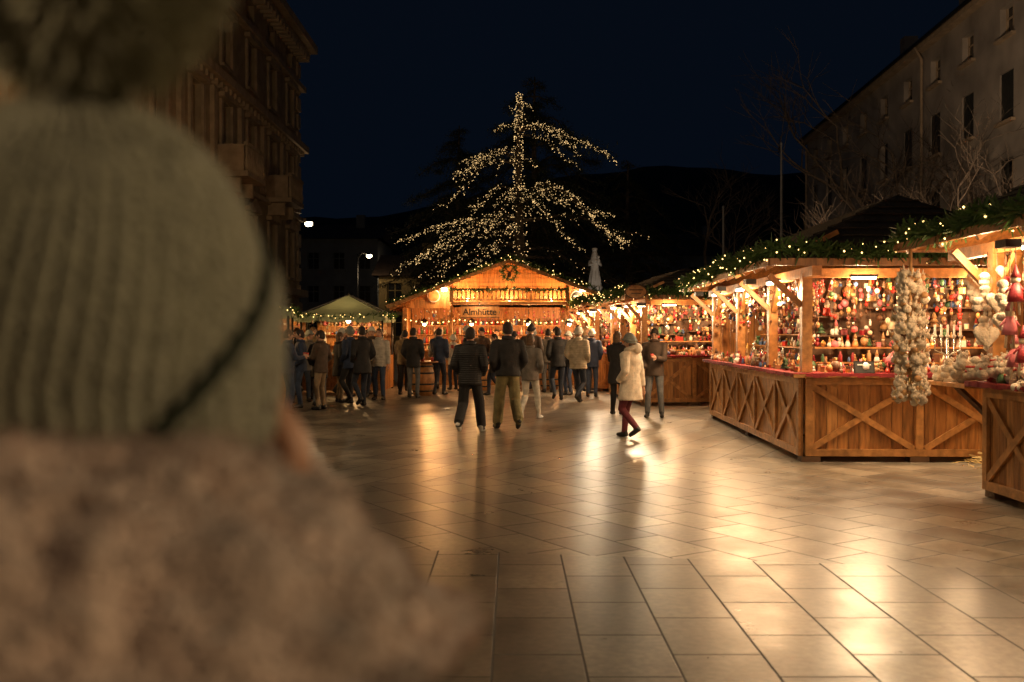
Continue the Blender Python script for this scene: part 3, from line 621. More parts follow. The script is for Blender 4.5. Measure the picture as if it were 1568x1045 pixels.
# ------------------------------------------------------------------ cedar with lights
def cedar(loc, H, spec=None, tiers=None, name='illuminated_cedar_tree', scale=1.):
    E=empty(name,loc); tr=MB(); fo=MB(); li=MB(); lights=spec is not None
    def tc(z): return Vector((.05*math.sin(z/H*6),0,z))
    tr.tube([tc(H*i/12) for i in range(13)],[.34*(1-i/12.6)**.8 for i in range(13)],BARK,9)
    if lights:
        for i in range(400):
            z=3.4+(H-3.2)*R.random()**.8; a=R.uniform(0,6.28); r=.42*(1-min(z,H)/H*.85)**.8+.04; p=tc(z)+Vector((math.cos(a)*r,math.sin(a)*r,0))
            li.octa(p,R.uniform(.010,.018),BULBT)
    def tuft(p,n,sp,ln):
        for _ in range(n):
            o=Vector((R.gauss(0,1),R.gauss(0,1),R.gauss(0,.5)))*sp; c=p+o; d=Vector((R.gauss(0,1),R.gauss(0,1),R.gauss(.1,.5))).normalized()*ln*R.uniform(.5,1.2)
            sd=d.cross(Vector((0,0,1)))
            if sd.length<1e-4: continue
            sd=sd.normalized()*ln*.14; fo.add([c-sd,c+sd,c+d],[(0,1,2)],CEDAR)
    def branch(z1,az,LL,rise,drop,lit,dens=1.):
        d=Vector((math.cos(az),math.sin(az),0)); sd=Vector((-d.y,d.x,0)); wob=R.uniform(-.35,.35); wz=R.uniform(0,6)
        def bp(t): return tc(z1)+d*(LL*t)+sd*(wob*math.sin(t*3)*LL*.3)+Vector((0,0,rise*math.sin(min(1,t*1.35)*math.pi)-drop*t**1.9+.09*math.sin(t*9+wz)))
        n_=10; pts=[bp(i/n_) for i in range(n_+1)]
        tr.tube(pts,[.075*(1-i/(n_+.6))*(LL/4)**.5+.008 for i in range(n_+1)],BARK,5)
        if lit:
            for _ in range(int(LL*30*dens)):
                t=R.uniform(.03,1); li.octa(bp(t)+Vector((R.gauss(0,.07),R.gauss(0,.07),R.gauss(0,.06)+.02)),R.uniform(.009,.018),BULBT)
        for i in range(int(LL*5)):
            t=R.uniform(.12,1); tuft(bp(t)+Vector((0,0,-.05)),26,.14+.05*LL,.2)
        for i in range(int(LL*4)):
            t=R.uniform(.15,.98); p=bp(t); q=R.choice((-1,1)); l=R.uniform(.3,1.1)*(.5+LL/6)*(1.15-t*.4); e=(d*R.uniform(.3,1.1)+sd*q*R.uniform(.2,1)).normalized()
            dr=R.uniform(.15,.85); ph=R.uniform(0,6)
            def sp_(u): return p+e*l*u+Vector((0,0,-dr*l*u*u+.03*math.sin(u*7+ph)))
            tr.tube([sp_(0),sp_(.33),sp_(.66),sp_(1)],[.02,.015,.01,.005],BARK,4)
            for j in range(2): tuft(sp_(R.uniform(.3,1)),22,.15,.18)
            if lit and R.random()<.8:
                for _ in range(int(l*20*dens)):
                    li.octa(sp_(R.random())+Vector((R.gauss(0,.03),R.gauss(0,.03),R.gauss(0,.03))),R.uniform(.009,.017),BULBT)
    if spec:
        for b in spec: branch(*b)
    for z0,L,n in (tiers or []):
        a0=R.uniform(0,6.28)
        for k in range(n):
            branch(z0+R.uniform(-.35,.35),a0+2*math.pi*k/n+R.uniform(-.45,.45),L*R.uniform(.72,1.12)*scale,L*.12,L*R.uniform(.2,.4),False)
    tr.obj('trunk_and_limbs',E); fo.obj('needles',E)
    if lights: li.obj('fairy_lights',E)
    return E
SP=[ (11.2,-.4,.35,.1,.05,True,1.2),(11.1,2.8,.4,.1,.1,True,1.2),(10.7,-1.5,.3,.1,.1,True,1.),(10.8,.6,.35,.1,.2,True,1.2),
 (10.15,-.12,3.9,.25,1.3,True,1.),(10.2,-.5,2.6,.15,1.0,True,.9),(10.3,3.3,.9,.15,.1,True,1.2),(9.9,.3,2.4,.3,.9,True,.5),
 (9.1,3.0,2.3,.3,.3,True,1.1),(9.0,3.5,2.9,.25,1.0,True,1.1),(8.9,-2.6,3.4,.1,2.2,True,.7),(9.0,-.6,.9,.1,.5,True,.9),
 (7.3,-.25,2.0,.45,.1,True,1.),(7.2,-.1,3.6,.7,.7,True,1.1),(7.1,-.45,4.9,.7,2.0,True,1.1),(7.0,-.9,3.6,.4,2.0,True,.9),(7.6,-1.3,1.8,.3,1.2,True,.8),
 (7.4,3.6,2.2,.4,.6,True,1.),(7.2,-2.2,2.2,.3,1.6,True,.8),
 (6.3,3.25,4.9,.3,.8,True,1.),(6.1,3.6,4.6,.2,1.6,True,1.),(6.3,2.9,3.4,.4,.5,True,.8),(6.0,-2.1,3.6,.1,1.8,True,.7),(5.7,3.1,5.0,.2,1.3,True,.5),
 (6.4,.1,5.2,.3,.5,True,.2),(5.2,3.4,4.3,.2,1.3,True,.4),(5.3,-2.5,4.0,.1,1.4,True,.3),(5.2,-.7,4.2,.1,1.5,True,.1),(4.9,.1,4.4,.1,1.2,False),(5.0,2.4,4.2,.1,1.0,False),(4.4,-1.6,3.6,.1,.9,False),(8.3,1.5,3,.2,.9,False),(6.8,1.2,4,.2,1,False),(5.8,1.8,4.4,.2,1,False)]
cedar((.32,42,0),11.6,SP)
BT=[(.97,.5,4),(.9,1.2,5),(.83,2.,6),(.75,2.6,6),(.67,3.1,7),(.6,3.5,7),(.52,3.8,7),(.44,4.2,8),(.36,4.4,8),(.3,4.5,8)]
cedar((1.2,52,0),15,None,[(15*a,b*1.15,c) for a,b,c in BT],'cedar_tree')
cedar((-3.0,57,0),13.5,None,[(13.5*a,b,c) for a,b,c in BT],'cedar_tree')
cedar((7,60,0),12,None,[(12*a,b,c) for a,b,c in BT],'cedar_tree')

def bare_tree(loc, H, seed, name='bare_tree'):
    rr=random.Random(seed); mb=MB()
    def grow(p,d,l,r,dep):
        pts=[p]; q=p.copy(); dd=d.copy(); n=4
        for i in range(n):
            dd=(dd+Vector((rr.gauss(0,.12),rr.gauss(0,.12),rr.gauss(.03,.08)))).normalized(); q=q+dd*l/n; pts.append(q.copy())
        mb.tube(pts,[r*(1-.45*i/n) for i in range(n+1)],BARK,6 if dep>3 else 4,cap=False)
        if dep==0: return
        for i in range(3 if dep>2 else 4):
            k=rr.choice((2,3,4,4)) if dep<5 else rr.choice((3,4)); a=Vector((rr.gauss(0,1),rr.gauss(0,1),rr.gauss(0,.35))).normalized()
            grow(pts[k],(dd*.75+a*.75+Vector((0,0,.15))).normalized(),l*rr.uniform(.6,.82),r*.52,dep-1)
    grow(Vector((0,0,0)),Vector((0,0,1)),H*.4,H*.022,5)
    o=mb.obj(name); o.location=loc; return o
bare_tree((13.0,37,0),11.5,3); bare_tree((12.2,27,0),6.8,5); bare_tree((9.5,48,0),9,9); bare_tree((14.2,33,0),8.5,12)

# ------------------------------------------------------------------ facades
def facade(mb, L, H, cols, cw, rows, wall, trim, T=.45, shutters=False, ped=False):
    xs=sorted(cols); x=0
    for c in xs:
        if c-cw/2>x: mb.box(((x+c-cw/2)/2,T/2,H/2),(c-cw/2-x,T,H),wall)
        z=0
        for zc,h in sorted(rows):
            mb.box((c,T/2,(z+zc-h/2)/2),(cw,T,zc-h/2-z),wall); z=zc+h/2
            mb.box((c,T-.12,zc),(cw,.04,h),GLASS)
            mb.box((c,T-.17,zc),(.06,.05,h),trim); mb.box((c,T-.172,zc+h*.15),(cw,.05,.05),trim)
            for q in(-1,1): mb.box((c+q*(cw/2-.035),T-.168,zc),(.07,.06,h),trim)
            mb.box((c,-.05,zc-h/2-.05),(cw+.3,.2,.1),trim)
            if shutters and h>1.3:
                for q in(-1,1):
                    if R.random()<.85: mb.box((c+q*(cw*.25),.08,zc),(cw*.48,.05,h*.98),SHUT)
            if ped and h>1.2:
                for q in(-1,1): mb.box((c+q*(cw/2+.1),-.04,zc),(.2,.1,h),trim)
                mb.box((c,-.09,zc+h/2+.14),(cw+.6,.24,.16),trim)
                mb.add([(c-cw/2-.35,-.2,zc+h/2+.22),(c+cw/2+.35,-.2,zc+h/2+.22),(c,-.2,zc+h/2+.62),(c-cw/2-.35,-.01,zc+h/2+.22),(c+cw/2+.35,-.01,zc+h/2+.22),(c,-.01,zc+h/2+.62)],[(0,1,2),(0,2,5,3),(1,4,5,2)],trim)
        mb.box((c,T/2,(z+H)/2),(cw,T,H-z),wall); x=c+cw/2
    mb.box(((x+L)/2,T/2,H/2),(L-x,T,H),wall)

def left_building():
    E=empty('ornate_town_house',(-10.1,20,0),rad(90)); L=27.3; H=15.2
    mb=MB(); cols=[1.8+3.35*i for i in range(8)]
    facade(mb,L,H,cols,1.15,[(1.7,2.4),(5.2,2.1),(8.7,2.1),(11.9,1.8),(14.0,.9)],STONE,STONE2,ped=True)
    mb.box((L/2,6.4,H/2-.001),(L,11.9,H-.01),STONE)
    mb.obj('walls_and_windows',E); mb=MB()
    for z,d,h in ((3.5,.35,.3),(7.0,.2,.18),(10.35,.4,.3),(13.2,.28,.22),(H+.02,.75,.35),(H-.35,.45,.25)):
        mb.box((L/2,-d/2,z),(L+d*2,d,h),STONE2); mb.box((L+d/2+.0,6,z),(d,12.6,h-.01),STONE2)
    x=.2
    while x<L:
        mb.box((x,-.27,H-.62),(.16,.5,.26),STONE2); mb.box((x,-.15,10.08),(.12,.26,.2),STONE2); x+=.55
    for k in range(18):
        mb.box((L-.3,-.04,.4+k*.8),(.7 if k%2 else .5,.09,.6),STONE2)
        if k<4:
            for xx in range(8): mb.box((3.45+3.35*xx,-.03,.5+k*.75),(1.6,.07,.6),STONE2)
    for xx in range(9): mb.box((min(L-.9,.12+3.35*xx),-.07,8.6),(.35,.16,2.7),STONE2)
    for xc in (cols[6],cols[4]):
        z=7.1; mb.box((xc,-.55,z),(2.4,1.1,.18),STONE2); mb.box((xc,-1.02,z+1.02),(2.4,.14,.12),STONE2)
        for q in range(9): mb.lathe((xc-1.1+q*.275,-1.02,z+.09),[(.04,0),(.08,.25),(.04,.5),(.06,.87)],STONE2,8)
        for q in(-1,1): mb.box((xc+q*1.13,-.5,z+.55),(.12,.9,.9),STONE2); mb.box((xc+q*.8,-.4,z-.35),(.2,.7,.5),STONE2)
    mb.obj('cornices_and_balconies',E); mb=MB()
    mb.add([(-.7,-.7,H+.2),(L+.7,-.7,H+.2),(L+.7,12.9,H+.2),(-.7,12.9,H+.2),(2,3,H+3),(L-3,3,H+3),(L-3,10,H+3),(2,10,H+3)],[(0,1,5,4),(1,2,6,5),(2,3,7,6),(3,0,4,7),(4,5,6,7)],TILE)
    mb.obj('hipped_roof',E)
left_building()

def right_building():
    E=empty('plastered_town_house',(18.0,60.8,0),rad(-93.3)); L=46; H=13.2
    mb=MB(); cols=[2.0+3.22*i for i in range(13)]
    facade(mb,L,H,cols,1.05,[(3.4,1.7),(6.6,1.65),(9.5,1.65),(12.0,1.05)],PLAST,STONE2,T=.4,shutters=True)
    mb.box((L/2,5.4,H/2),(L,9.9,H-.01),PLAST); mb.obj('walls_and_windows',E); mb=MB()
    mb.box((L/2,-.16,H+.05),(L+.6,.34,.22),STONE2); mb.box((L/2,-.03,4.9),(L,.07,.18),STONE2)
    mb.tube([(-.3,-.45,H+.16),(L+.3,-.45,H+.16)],.08,METAL,8)
    for x in (.25,20.1,34.5): mb.tube([(x,-.4,H+.1),(x,-.12,H-.4),(x,-.1,.1)],.06,STONE2,8)
    mb.obj('cornice_and_downpipes',E); mb=MB()
    mb.add([(-.5,-.5,H+.2),(L+.5,-.5,H+.2),(L+.5,10.8,H+.2),(-.5,10.8,H+.2),(4,5.2,H+3.4),(L-4,5.2,H+3.4)],[(0,1,5,4),(1,2,5),(2,3,4,5),(3,0,4)],TILE)
    for x in(8,16,24,32): mb.box((x,3.4,H+3.2),(.7,.7,1.6),PLAST)
    mb.obj('tiled_roof',E)
right_building()

def small_house(name,x,y,W,D,H,Rf,wall,ncol,nrow,rz=0):
    E=empty(name,(x,y,0),rz); mb=MB(); cols=[W*(i+.5)/ncol for i in range(ncol)]
    rows=[(1.8+(H-1.2)*(i)/nrow*1.0+.3,1.3) for i in range(nrow)]
    facade(mb,W,H,cols,.95,rows,wall,wall,T=.35); mb.box((W/2,D/2+.35,H/2),(W,D,H-.01),wall)
    mb.obj('walls_and_windows',E); mb=MB()
    mb.add([(-.4,-.4,H),(W+.4,-.4,H),(W+.4,D+.8,H),(-.4,D+.8,H),(-.4,D/2,H+Rf),(W+.4,D/2,H+Rf)],[(0,1,5,4),(2,3,4,5),(3,0,4),(1,2,5)],TILE)
    mb.box((W*.7,D*.4,H+Rf),(.7,.7,1.4),wall); mb.obj('tiled_roof',E)
small_house('grey_town_house',-17,80,6.2,9,9.2,1.6,PLASTB,3,3)
small_house('yellow_town_house',-8.3,62,4.0,8,5.2,1.6,PLASTY,2,2)
small_house('terraced_house',-30,115,12,10,9,3,PLASTB,5,3)
small_house('long_house',8,95,16,9,9,2.5,PLASTB,6,3)
small_house('long_house',-6,110,14,9,8,2.5,PLASTY,5,2)

# ------------------------------------------------------------------ street lamps, added fill lamps, poles, statue
def street_or_fill_lamp(x,y,H,W,side=1,rs=.16):
    E=empty('street_or_fill_lamp',(x,y,0)); mb=MB()
    mb.lathe((0,0,0),[(.14,0),(.14,.25),(.08,.4),(.06,1.2),(.045,H)],METAL,10)
    mb.tube([(0,0,H-.3),(side*.25,0,H+.05),(side*.7,0,H+.05)],.03,METAL,6)
    mb.lathe((side*.7,0,H-.05),[(rs*1.1,0),(rs*.8,.07),(.06,.14)],METAL,12); mb.sph((side*.7,0,H-.12),(rs,rs,rs*.7),LAMPW,12,8)
    mb.obj('lamp_post',E); point('street_or_fill_light',(side*.7,0,H-.42),W,(1,.70,.38),.15,E)
street_or_fill_lamp(-10.9,50,7.25,160,1,.2); street_or_fill_lamp(-9.3,60,6.4,70,1,.17); street_or_fill_lamp(-10.2,80,6.5,50,1,.19); street_or_fill_lamp(-18.5,105,6.4,50)
street_or_fill_lamp(-6.4,14.5,6.5,620)  # added lamp hidden behind the beanie, lights the left facade and crowd
street_or_fill_lamp(-2.75,1.15,2.95,170,1,.1)  # added lamp out of frame on the left, rim-lights the beanie
street_or_fill_lamp(2.7,-.35,2.75,92,-1,.1)  # added lamp out of frame on the right, fills beanie and collar
E=empty('added_facade_lamp',(7.6,21,0)); mb=MB(); mb.lathe((0,0,0),[(.08,0),(.05,.3),(.04,3.25)],METAL,10); mb.box((.06,.06,3.3),(.3,.2,.22),METAL,rz=.5,rx=.4); mb.obj('pole_and_housing',E)  # made-up lamp hidden by the stall roof, washes the right facade
spot('added_facade_light',(.25,.3,3.5),(8.4,22,8.5),1900,125,(1,.70,.44),r=.2,parent=E,blend=1)
for (x,y,H) in ((10.8,40,9.2),(8.9,42,6.9)):
    mb=MB(); mb.lathe((0,0,0),[(.1,0),(.08,.3),(.055,.5),(.035,H),(.06,H+.02),(.02,H+.12)],POLEM,10); mb.tube([(.05,0,1.2),(.07,0,H-.2)],.006,POLEM,4); mb.box((.05,0,1.2),(.06,.1,.2),METAL)
    o=mb.obj('flagpole'); o.location=(x,y,0)
def statue():
    E=empty('madonna_statue_column',(3.15,38,0)); mb=MB()
    mb.box((0,0,.3),(1.2,1.2,.6),MARBLE); mb.box((0,0,.9),(.8,.8,.6),MARBLE); mb.lathe((0,0,1.2),[(.3,0),(.28,.1),(.22,.2),(.19,2.0),(.28,2.12),(.32,2.2)],MARBLE,16)
    mb.obj('column',E); mb=MB(); z=3.4
    mb.lathe((0,0,z),[(.24,0),(.25,.08),(.2,.3),(.17,.6),(.15,.8),(.19,.98),(.17,1.06),(.07,1.13),(.055,1.2)],MARBLE,14,1,.8)
    for i in range(9):
        a=i*.7; mb.tube([(math.cos(a)*.24,math.sin(a)*.19,z),(math.cos(a)*.17,math.sin(a)*.13,z+.6)],[.04,.015],MARBLE,5)
    mb.sph((0,0,z+1.28),(.085,.09,.115),MARBLE,10,8); mb.lathe((0,0,z+1.36),[(.09,0),(.1,.05),(.11,.12)],MARBLE,8)
    mb.lathe((0,.03,z+.9),[(.2,0),(.13,.3),(.1,.42),(.04,.5)],MARBLE,12)
    mb.tube([(-.17,0,z+1.0),(-.22,-.08,z+.82),(-.08,-.18,z+.85)],[.06,.05,.035],MARBLE,7); mb.tube([(.17,0,z+1.0),(.23,-.06,z+.82),(.12,-.18,z+.9)],[.06,.05,.035],MARBLE,7)
    mb.sph((.13,-.15,z+.98),(.07,.06,.11),MARBLE,8,6); mb.sph((.13,-.16,z+1.13),.055,MARBLE,8,6)
    mb.obj('statue_figure',E); spot('statue_light',(0.2,-2.2,2.3),(0,0,3.9),30,40,(.95,.85,.72),parent=E)
statue()
def barrel(x,y):
    mb=MB(); mb.lathe((x,y,0),[(.24,0),(.3,.25),(.32,.42),(.3,.6),(.25,.85)],WOODX,20)
    for z,r in((.1,.275),(.28,.313),(.57,.312),(.75,.283)): mb.lathe((x,y,z),[(r-.004,0),(r,.005),(r,.04),(r-.004,.045)],METAL,20)
    mb.lathe((x,y,.86),[(.4,0),(.42,.01),(.42,.035),(.4,.045)],WOOD[1],24)
    for q in range(4): a=q*1.6; mb.lathe((x+math.cos(a)*.25,y+math.sin(a)*.25,.905),[(.035,0),(.04,.1)],COLS[0],8)
    mb.obj('barrel_table')
barrel(-2.36,26.3); barrel(-.9,28.6); barrel(1.1,29)

# ------------------------------------------------------------------ people
def cloth(n,c,**k): return mat(n,c,k.pop('rough',.8),.25,12,.15,60,**k)
BLK=cloth('black_jacket',(.018,.017,.018)); BLK2=cloth('black_puffer',(.014,.013,.014),rough=.65,bands=9)
NAVY=cloth('navy_jacket',(.03,.045,.09)); GREYJ=cloth('grey_jacket',(.16,.14,.12)); BEIGE=cloth('beige_puffer',(.50,.42,.30),bands=8,rough=.6)
OLIVE=cloth('olive_trousers',(.24,.20,.09)); JEANS=cloth('jeans',(.04,.06,.11)); JEANSD=cloth('jeans_dark',(.02,.027,.045)); WHT=cloth('white_trousers',(.6,.56,.48))
BURG=cloth('burgundy_leggings',(.13,.02,.03)); COATW=cloth('white_coat',(.66,.57,.45)); TAN=cloth('tan_jacket',(.24,.17,.09)); TANT=cloth('tan_trousers',(.28,.2,.12))
GRYT=cloth('grey_trousers',(.12,.12,.12)); BRN=cloth('brown_jacket',(.07,.045,.03)); HATG=cloth('grey_beanie',(.2,.22,.2)); HATW=cloth('white_beanie',(.6,.57,.5)); REDJ=cloth('red_jacket',(.25,.03,.03)); CREAM=cloth('cream_jacket',(.52,.47,.4),bands=8)

def ik(a,t,l1,l2,pole):
    a=Vector(a); t=Vector(t); d=t-a; L=min(d.length,(l1+l2)*.999); dn=d.normalized(); t=a+dn*L
    x=(l1*l1-l2*l2+L*L)/(2*L); hgt=math.sqrt(max(0,l1*l1-x*x)); p=Vector(pole); p=(p-dn*p.dot(dn)).normalized()
    return a+dn*x+p*hgt, t
def hand(mb,wrist,dirv,side,m,palm_in):
    d=Vector(dirv).normalized(); n=Vector(palm_in); n=(n-d*n.dot(d)).normalized(); s_=d.cross(n)
    M=Matrix((s_,n,d)).transposed()
    c=Vector(wrist)+d*.05
    mb.sph(c,(.042,.02,.055),m,8,6,M)
    for i,(o,l) in enumerate(((-.03,.062),(-.01,.074),(.01,.07),(.029,.055))):
        b=c+s_*o+d*.04; k1=b+d*l*.45+n*.006; k2=k1+d*l*.32+n*l*.25; k3=k2+d*l*.1+n*l*.3
        mb.tube([b,k1,k2,k3],[.0095,.009,.008,.006],m,6)
    sg=1 if (s_.y>0) else -1
    b=c+s_*(sg*.034)-d*.02; mb.tube([b,b+s_*sg*.022+d*.025+n*.01,b+s_*sg*.026+d*.055+n*.022],[.012,.01,.007],m,6)
def head(mb,c,rz,tilt,hairm,hat,long,hood,s=1.):
    M=Matrix.Rotation(rz,3,'Z')@Matrix.Rotation(tilt,3,'X')
    c=Vector(c); n=16;k=14; vs=[];fs=[]
    for i in range(k+1):
        th=math.pi*i/k
        for q in range(n):
            ph=2*math.pi*q/n; x=math.sin(th)*math.cos(ph); y=math.sin(th)*math.sin(ph); z=-math.cos(th)
            wx=.077*(1-.22*max(0,-z)**1.5); yy=y*(.098 if y<0 else .092)
            if z<0: yy=y*(.098-.03*(-z) if y<0 else .094)+(.012*(-z))
            vs.append(c+M@(Vector((x*wx,yy,z*.118))*s))
    for i in range(k):
        for q in range(n): fs.append((i*n+q,i*n+(q+1)%n,(i+1)*n+(q+1)%n,(i+1)*n+q))
    mb.add(vs,fs,SKIN,True)
    T=lambda p:c+M@(Vector(p)*s)
    mb.tube([T((0,.088,.012)),T((0,.108,-.02)),T((0,.112,-.032)),T((0,.09,-.042))],[.008*s,.012*s,.014*s,.008*s],SKIN,7)
    for q in(-1,1):
        mb.sph(T((q*.03,.085,.008)),(.012*s,.008*s,.008*s),EYE,8,6,M); mb.sph(T((q*.077,-.005,-.005)),(.012*s,.022*s,.034*s),SKIN,8,6,M)
        mb.tube([T((q*.016,.091,.03)),T((q*.045,.084,.03))],.005*s,hairm,5)
    mb.sph(T((0,.088,-.062)),(.024*s,.008*s,.008*s),LIP,8,5,M)
    def shell(grow,zmin_f,zmin_b,m,rib=False,top=0):
        vs=[];fs=[];n=24;k=9
        for i in range(k+1):
            for q in range(n):
                ph=2*math.pi*q/n; f=(math.sin(ph)+1)/2; zm=zmin_b+(zmin_f-zmin_b)*f**2; thm=math.acos(max(-1,min(1,zm)))
                th=thm*(1-i/k)+.02; g=grow*(1+(.03*math.cos(q*math.pi) if rib else .06*noise.noise(Vector((q,i*.7,c.x*9)))))
                vs.append(T((math.sin(th)*math.cos(ph)*.077*g,math.sin(th)*math.sin(ph)*.098*g,math.cos(th)*(.118*g+top))))
        for i in range(k):
            for q in range(n): fs.append((i*n+q,i*n+(q+1)%n,(i+1)*n+(q+1)%n,(i+1)*n+q))
        mb.add(vs,fs,m,True)
    shell(1.09,.55,-.55,hairm)
    if long: mb.lathe(T((0,-.035,0)),[(.03,-.24),(.075,-.18),(.085,-.05),(.08,.06)],hairm,12,1,.75,M)
    if hat:
        shell(1.2,.35,-.25,hat,True,.012)
        pts=[T((math.cos(a)*.092,math.sin(a)*.114,.025+.028*math.sin(a))) for a in [i*math.pi/10 for i in range(21)]]
        mb.tube(pts,.02*s,hat,7)
    if hood:
        pts=[T((math.cos(a)*.115,math.sin(a)*.1-.02,-.125-.02*math.sin(a))) for a in [i*math.pi/10 for i in range(21)]]
        mb.tube(pts,.042*s,hood,8); mb.sph(T((0,-.12,-.13)),(.11*s,.07*s,.09*s),hood,12,8,M)

def person(name,x,y,h,face,jk,pt,hairm=HAIRD,hat=None,stride=0.,arms=('hang','hang'),hem=.82,long=False,shoe=SHOE,hood=None,turn=0,tilt=0,lean=0.,fem=False,wide=0,legspread=.1,vox=.017,flip=1,dohead=True,gloves=None,bulk=1.):
    k=h/1.75; pel=.93-stride*stride*.13
    mb=MB(); bones=[]
    wS=.185 if not fem else .17
    ly=lambda z: lean*max(0,z-.9)
    prof=[(hem,.185,.145),(hem+.1,.18,.142),(1.0,.178,.138),(1.1,.168,.128),(1.2,.18,.135),(1.32,.197,.14),(1.4,.19,.125),(1.45,.14,.1),(1.49,.075,.075),(1.54,.055,.058)]
    if hem<.75: prof=[(hem,.22,.18),(hem+.12,.21,.17)]+prof[2:]
    if fem: prof=[(z,a*.92,b*.95) for z,a,b in prof]
    dz=-(.93-pel)
    n=20; vs=[];fs=[]
    P2=[]
    for a_,b_ in zip(prof[:-1],prof[1:]):
        for j in range(3): t=j/3; P2.append([a_[i]+(b_[i]-a_[i])*t for i in range(3)])
    P2.append(list(prof[-1]))
    for z,a,b in P2:
        for q in range(n):
            t=2*math.pi*q/n; w_=1+.09*noise.noise(Vector((math.cos(t)*1.6,math.sin(t)*1.6+x*3,z*9+y)))*(1 if z<1.4 else .2)
            vs.append((math.cos(t)*a*w_*bulk,math.sin(t)*b*w_*bulk+ly(z),z+dz))
    for i in range(len(P2)-1):
        for q in range(n): fs.append((i*n+q,i*n+(q+1)%n,(i+1)*n+(q+1)%n,(i+1)*n+q))
    fs.append(tuple(range(n-1,-1,-1))); fs.append(tuple((len(P2)-1)*n+q for q in range(n)))
    mb.add(vs,fs,jk)
    hands=[]
    def limb(pts,rs,tag):
        P=[];Q=[]
        for i in range(len(pts)-1):
            for j in range(5):
                t=j/5; P.append(Vector(pts[i]).lerp(Vector(pts[i+1]),t)); Q.append((rs[i]+(rs[i+1]-rs[i])*t)*(1+(.09*noise.noise(Vector((i*3+j*1.7,x*5,y))) if tag!='shoe' else 0)))
        P.append(Vector(pts[-1])); Q.append(rs[-1]); mb.tube(P,Q,jk,10)
        for i in range(len(pts)-1): bones.append((Vector(pts[i]),Vector(pts[i+1]),rs[i],rs[i+1],tag))
    for sd in(-1,1):
        f=sd*flip; sh=Vector((sd*wS,ly(1.42),1.415+dz)); mode=arms[0] if sd<0 else arms[1]
        if mode=='hang': tg=Vector((sd*.25,ly(1)+.03-f*stride*.28,.86+dz+abs(stride)*.05))
        elif mode=='pocket': tg=Vector((sd*.185,ly(1)+.12,.98+dz))
        elif mode=='hold': tg=Vector((sd*.07,.33+ly(1),1.17+dz))
        elif mode=='up': tg=Vector((sd*.06,.27+ly(1),1.36+dz))
        else: tg=Vector((sd*.3,.1,.95+dz))
        el,wr=ik(sh,tg,.29,.255,(sd*.55,-1,0))
        limb([(sd*.1,ly(1.38),1.39+dz),sh,el,wr],[.085,.078*bulk,.062*bulk,.045*bulk],'arm')
        if mode!='pocket': hands.append((wr,(wr-el),sd,mode))
        hip=Vector((sd*.088,ly(.92),pel)); ay=f*stride/2; back=(ay<-.05)
        az=.085+(.1 if back else 0); an=Vector((sd*legspread,ay,az)); kn,an=ik(hip,an,.435,.42,(sd*.1,1,0))
        wd=1+wide
        limb([hip,kn,an],[.095,.066*wd,.052*wd*(1.1 if wide else 1)],'leg')
        if back: limb([an+Vector((0,-.05,.0)),an+Vector((sd*.01,.07,-.085)),an+Vector((sd*.015,.14,-.135))],[.045,.045,.032],'shoe')
        else: limb([an+Vector((0,-.055,-.04)),an+Vector((sd*.01,.06,-.045)),an+Vector((sd*.025,.165,-.053))],[.042,.046,.03],'shoe')
        bones.append((an+Vector((0,-.05,-.01)),an+Vector((0,.05,-.01)),.05,.05,'shoe'))
    me=bpy.data.meshes.new('tmp'); me.from_pydata(mb.v,[],mb.f); me.update()
    ob=bpy.data.objects.new('tmp',me); S.collection.objects.link(ob)
    md=ob.modifiers.new('r','REMESH'); md.mode='VOXEL'; md.voxel_size=vox
    sm=ob.modifiers.new('s','SMOOTH'); sm.iterations=2; sm.factor=.5
    dg=bpy.context.evaluated_depsgraph_get(); me2=bpy.data.meshes.new_from_object(ob.evaluated_get(dg)); bpy.data.objects.remove(ob)
    out=MB(); 
    V=[v.co.copy() for v in me2.vertices]
    groups={'j':[], 'p':[], 's':[]}
    def seg(p,a,b,ra,rb):
        ab=b-a; t=max(0,min(1,(p-a).dot(ab)/max(ab.length_squared,1e-9))); return (p-a-ab*t).length-(ra+(rb-ra)*t)
    hz_=hem+dz
    for f in me2.polygons:
        c=f.center; best=1e9; tag='j'
        for a,b,ra,rb,tg in bones:
            d=seg(c,a,b,ra,rb)
            if d<best: best=d; tag=tg
        if tag=='arm': g='j'
        elif tag=='shoe': g='s'
        elif tag=='leg': g='p' if c.z<hz_-.004 else 'j'
        else: g='j'
        if c.z>=hz_-.004: g='j'
        groups[g].append(list(f.vertices))
    out.v.extend([tuple(v) for v in V])
    for g,m in (('j',jk),('p',pt),('s',shoe)):
        ki=out.mi(m)
        for f in groups[g]: out.f.append(f); out.m.append(ki); out.s.append(True)
    bpy.data.meshes.remove(me2); bpy.data.meshes.remove(me)
    for wr,d,sd,mode in hands: hand(out,wr,d if mode!='hold' else Vector((-sd*.3,.8,.3)),sd,gloves or SKIN,(-sd,0.01,0) if mode=='hang' else (-sd,.2,.1))
    if 'hold' in arms or 'up' in arms:
        zz=1.2 if 'hold' in arms else 1.4; out.lathe((0,.42+ly(1),zz+dz-.03),[(.03,0),(.038,.09)],COLS[0],9)
    if dohead:
        out.tube([(0,ly(1.45),1.46+dz),(0,ly(1.6)+.01,1.58+dz)],[.062,.055],SKIN,10)
        head(out,(0,ly(1.63)+.015,1.632+dz),turn,tilt,hairm,hat,long,hood or None)
        pts=[(math.cos(a)*.078,math.sin(a)*.08+ly(1.5),1.5+dz+.01*math.sin(a)) for a in [i*math.pi/8 for i in range(17)]]
        out.tube(pts,.028,jk,7)
    ob=out.obj(name); ob.scale=(k,k,k); ob.location=(x,y,0); ob.rotation_euler=(0,0,rad(face)); return ob

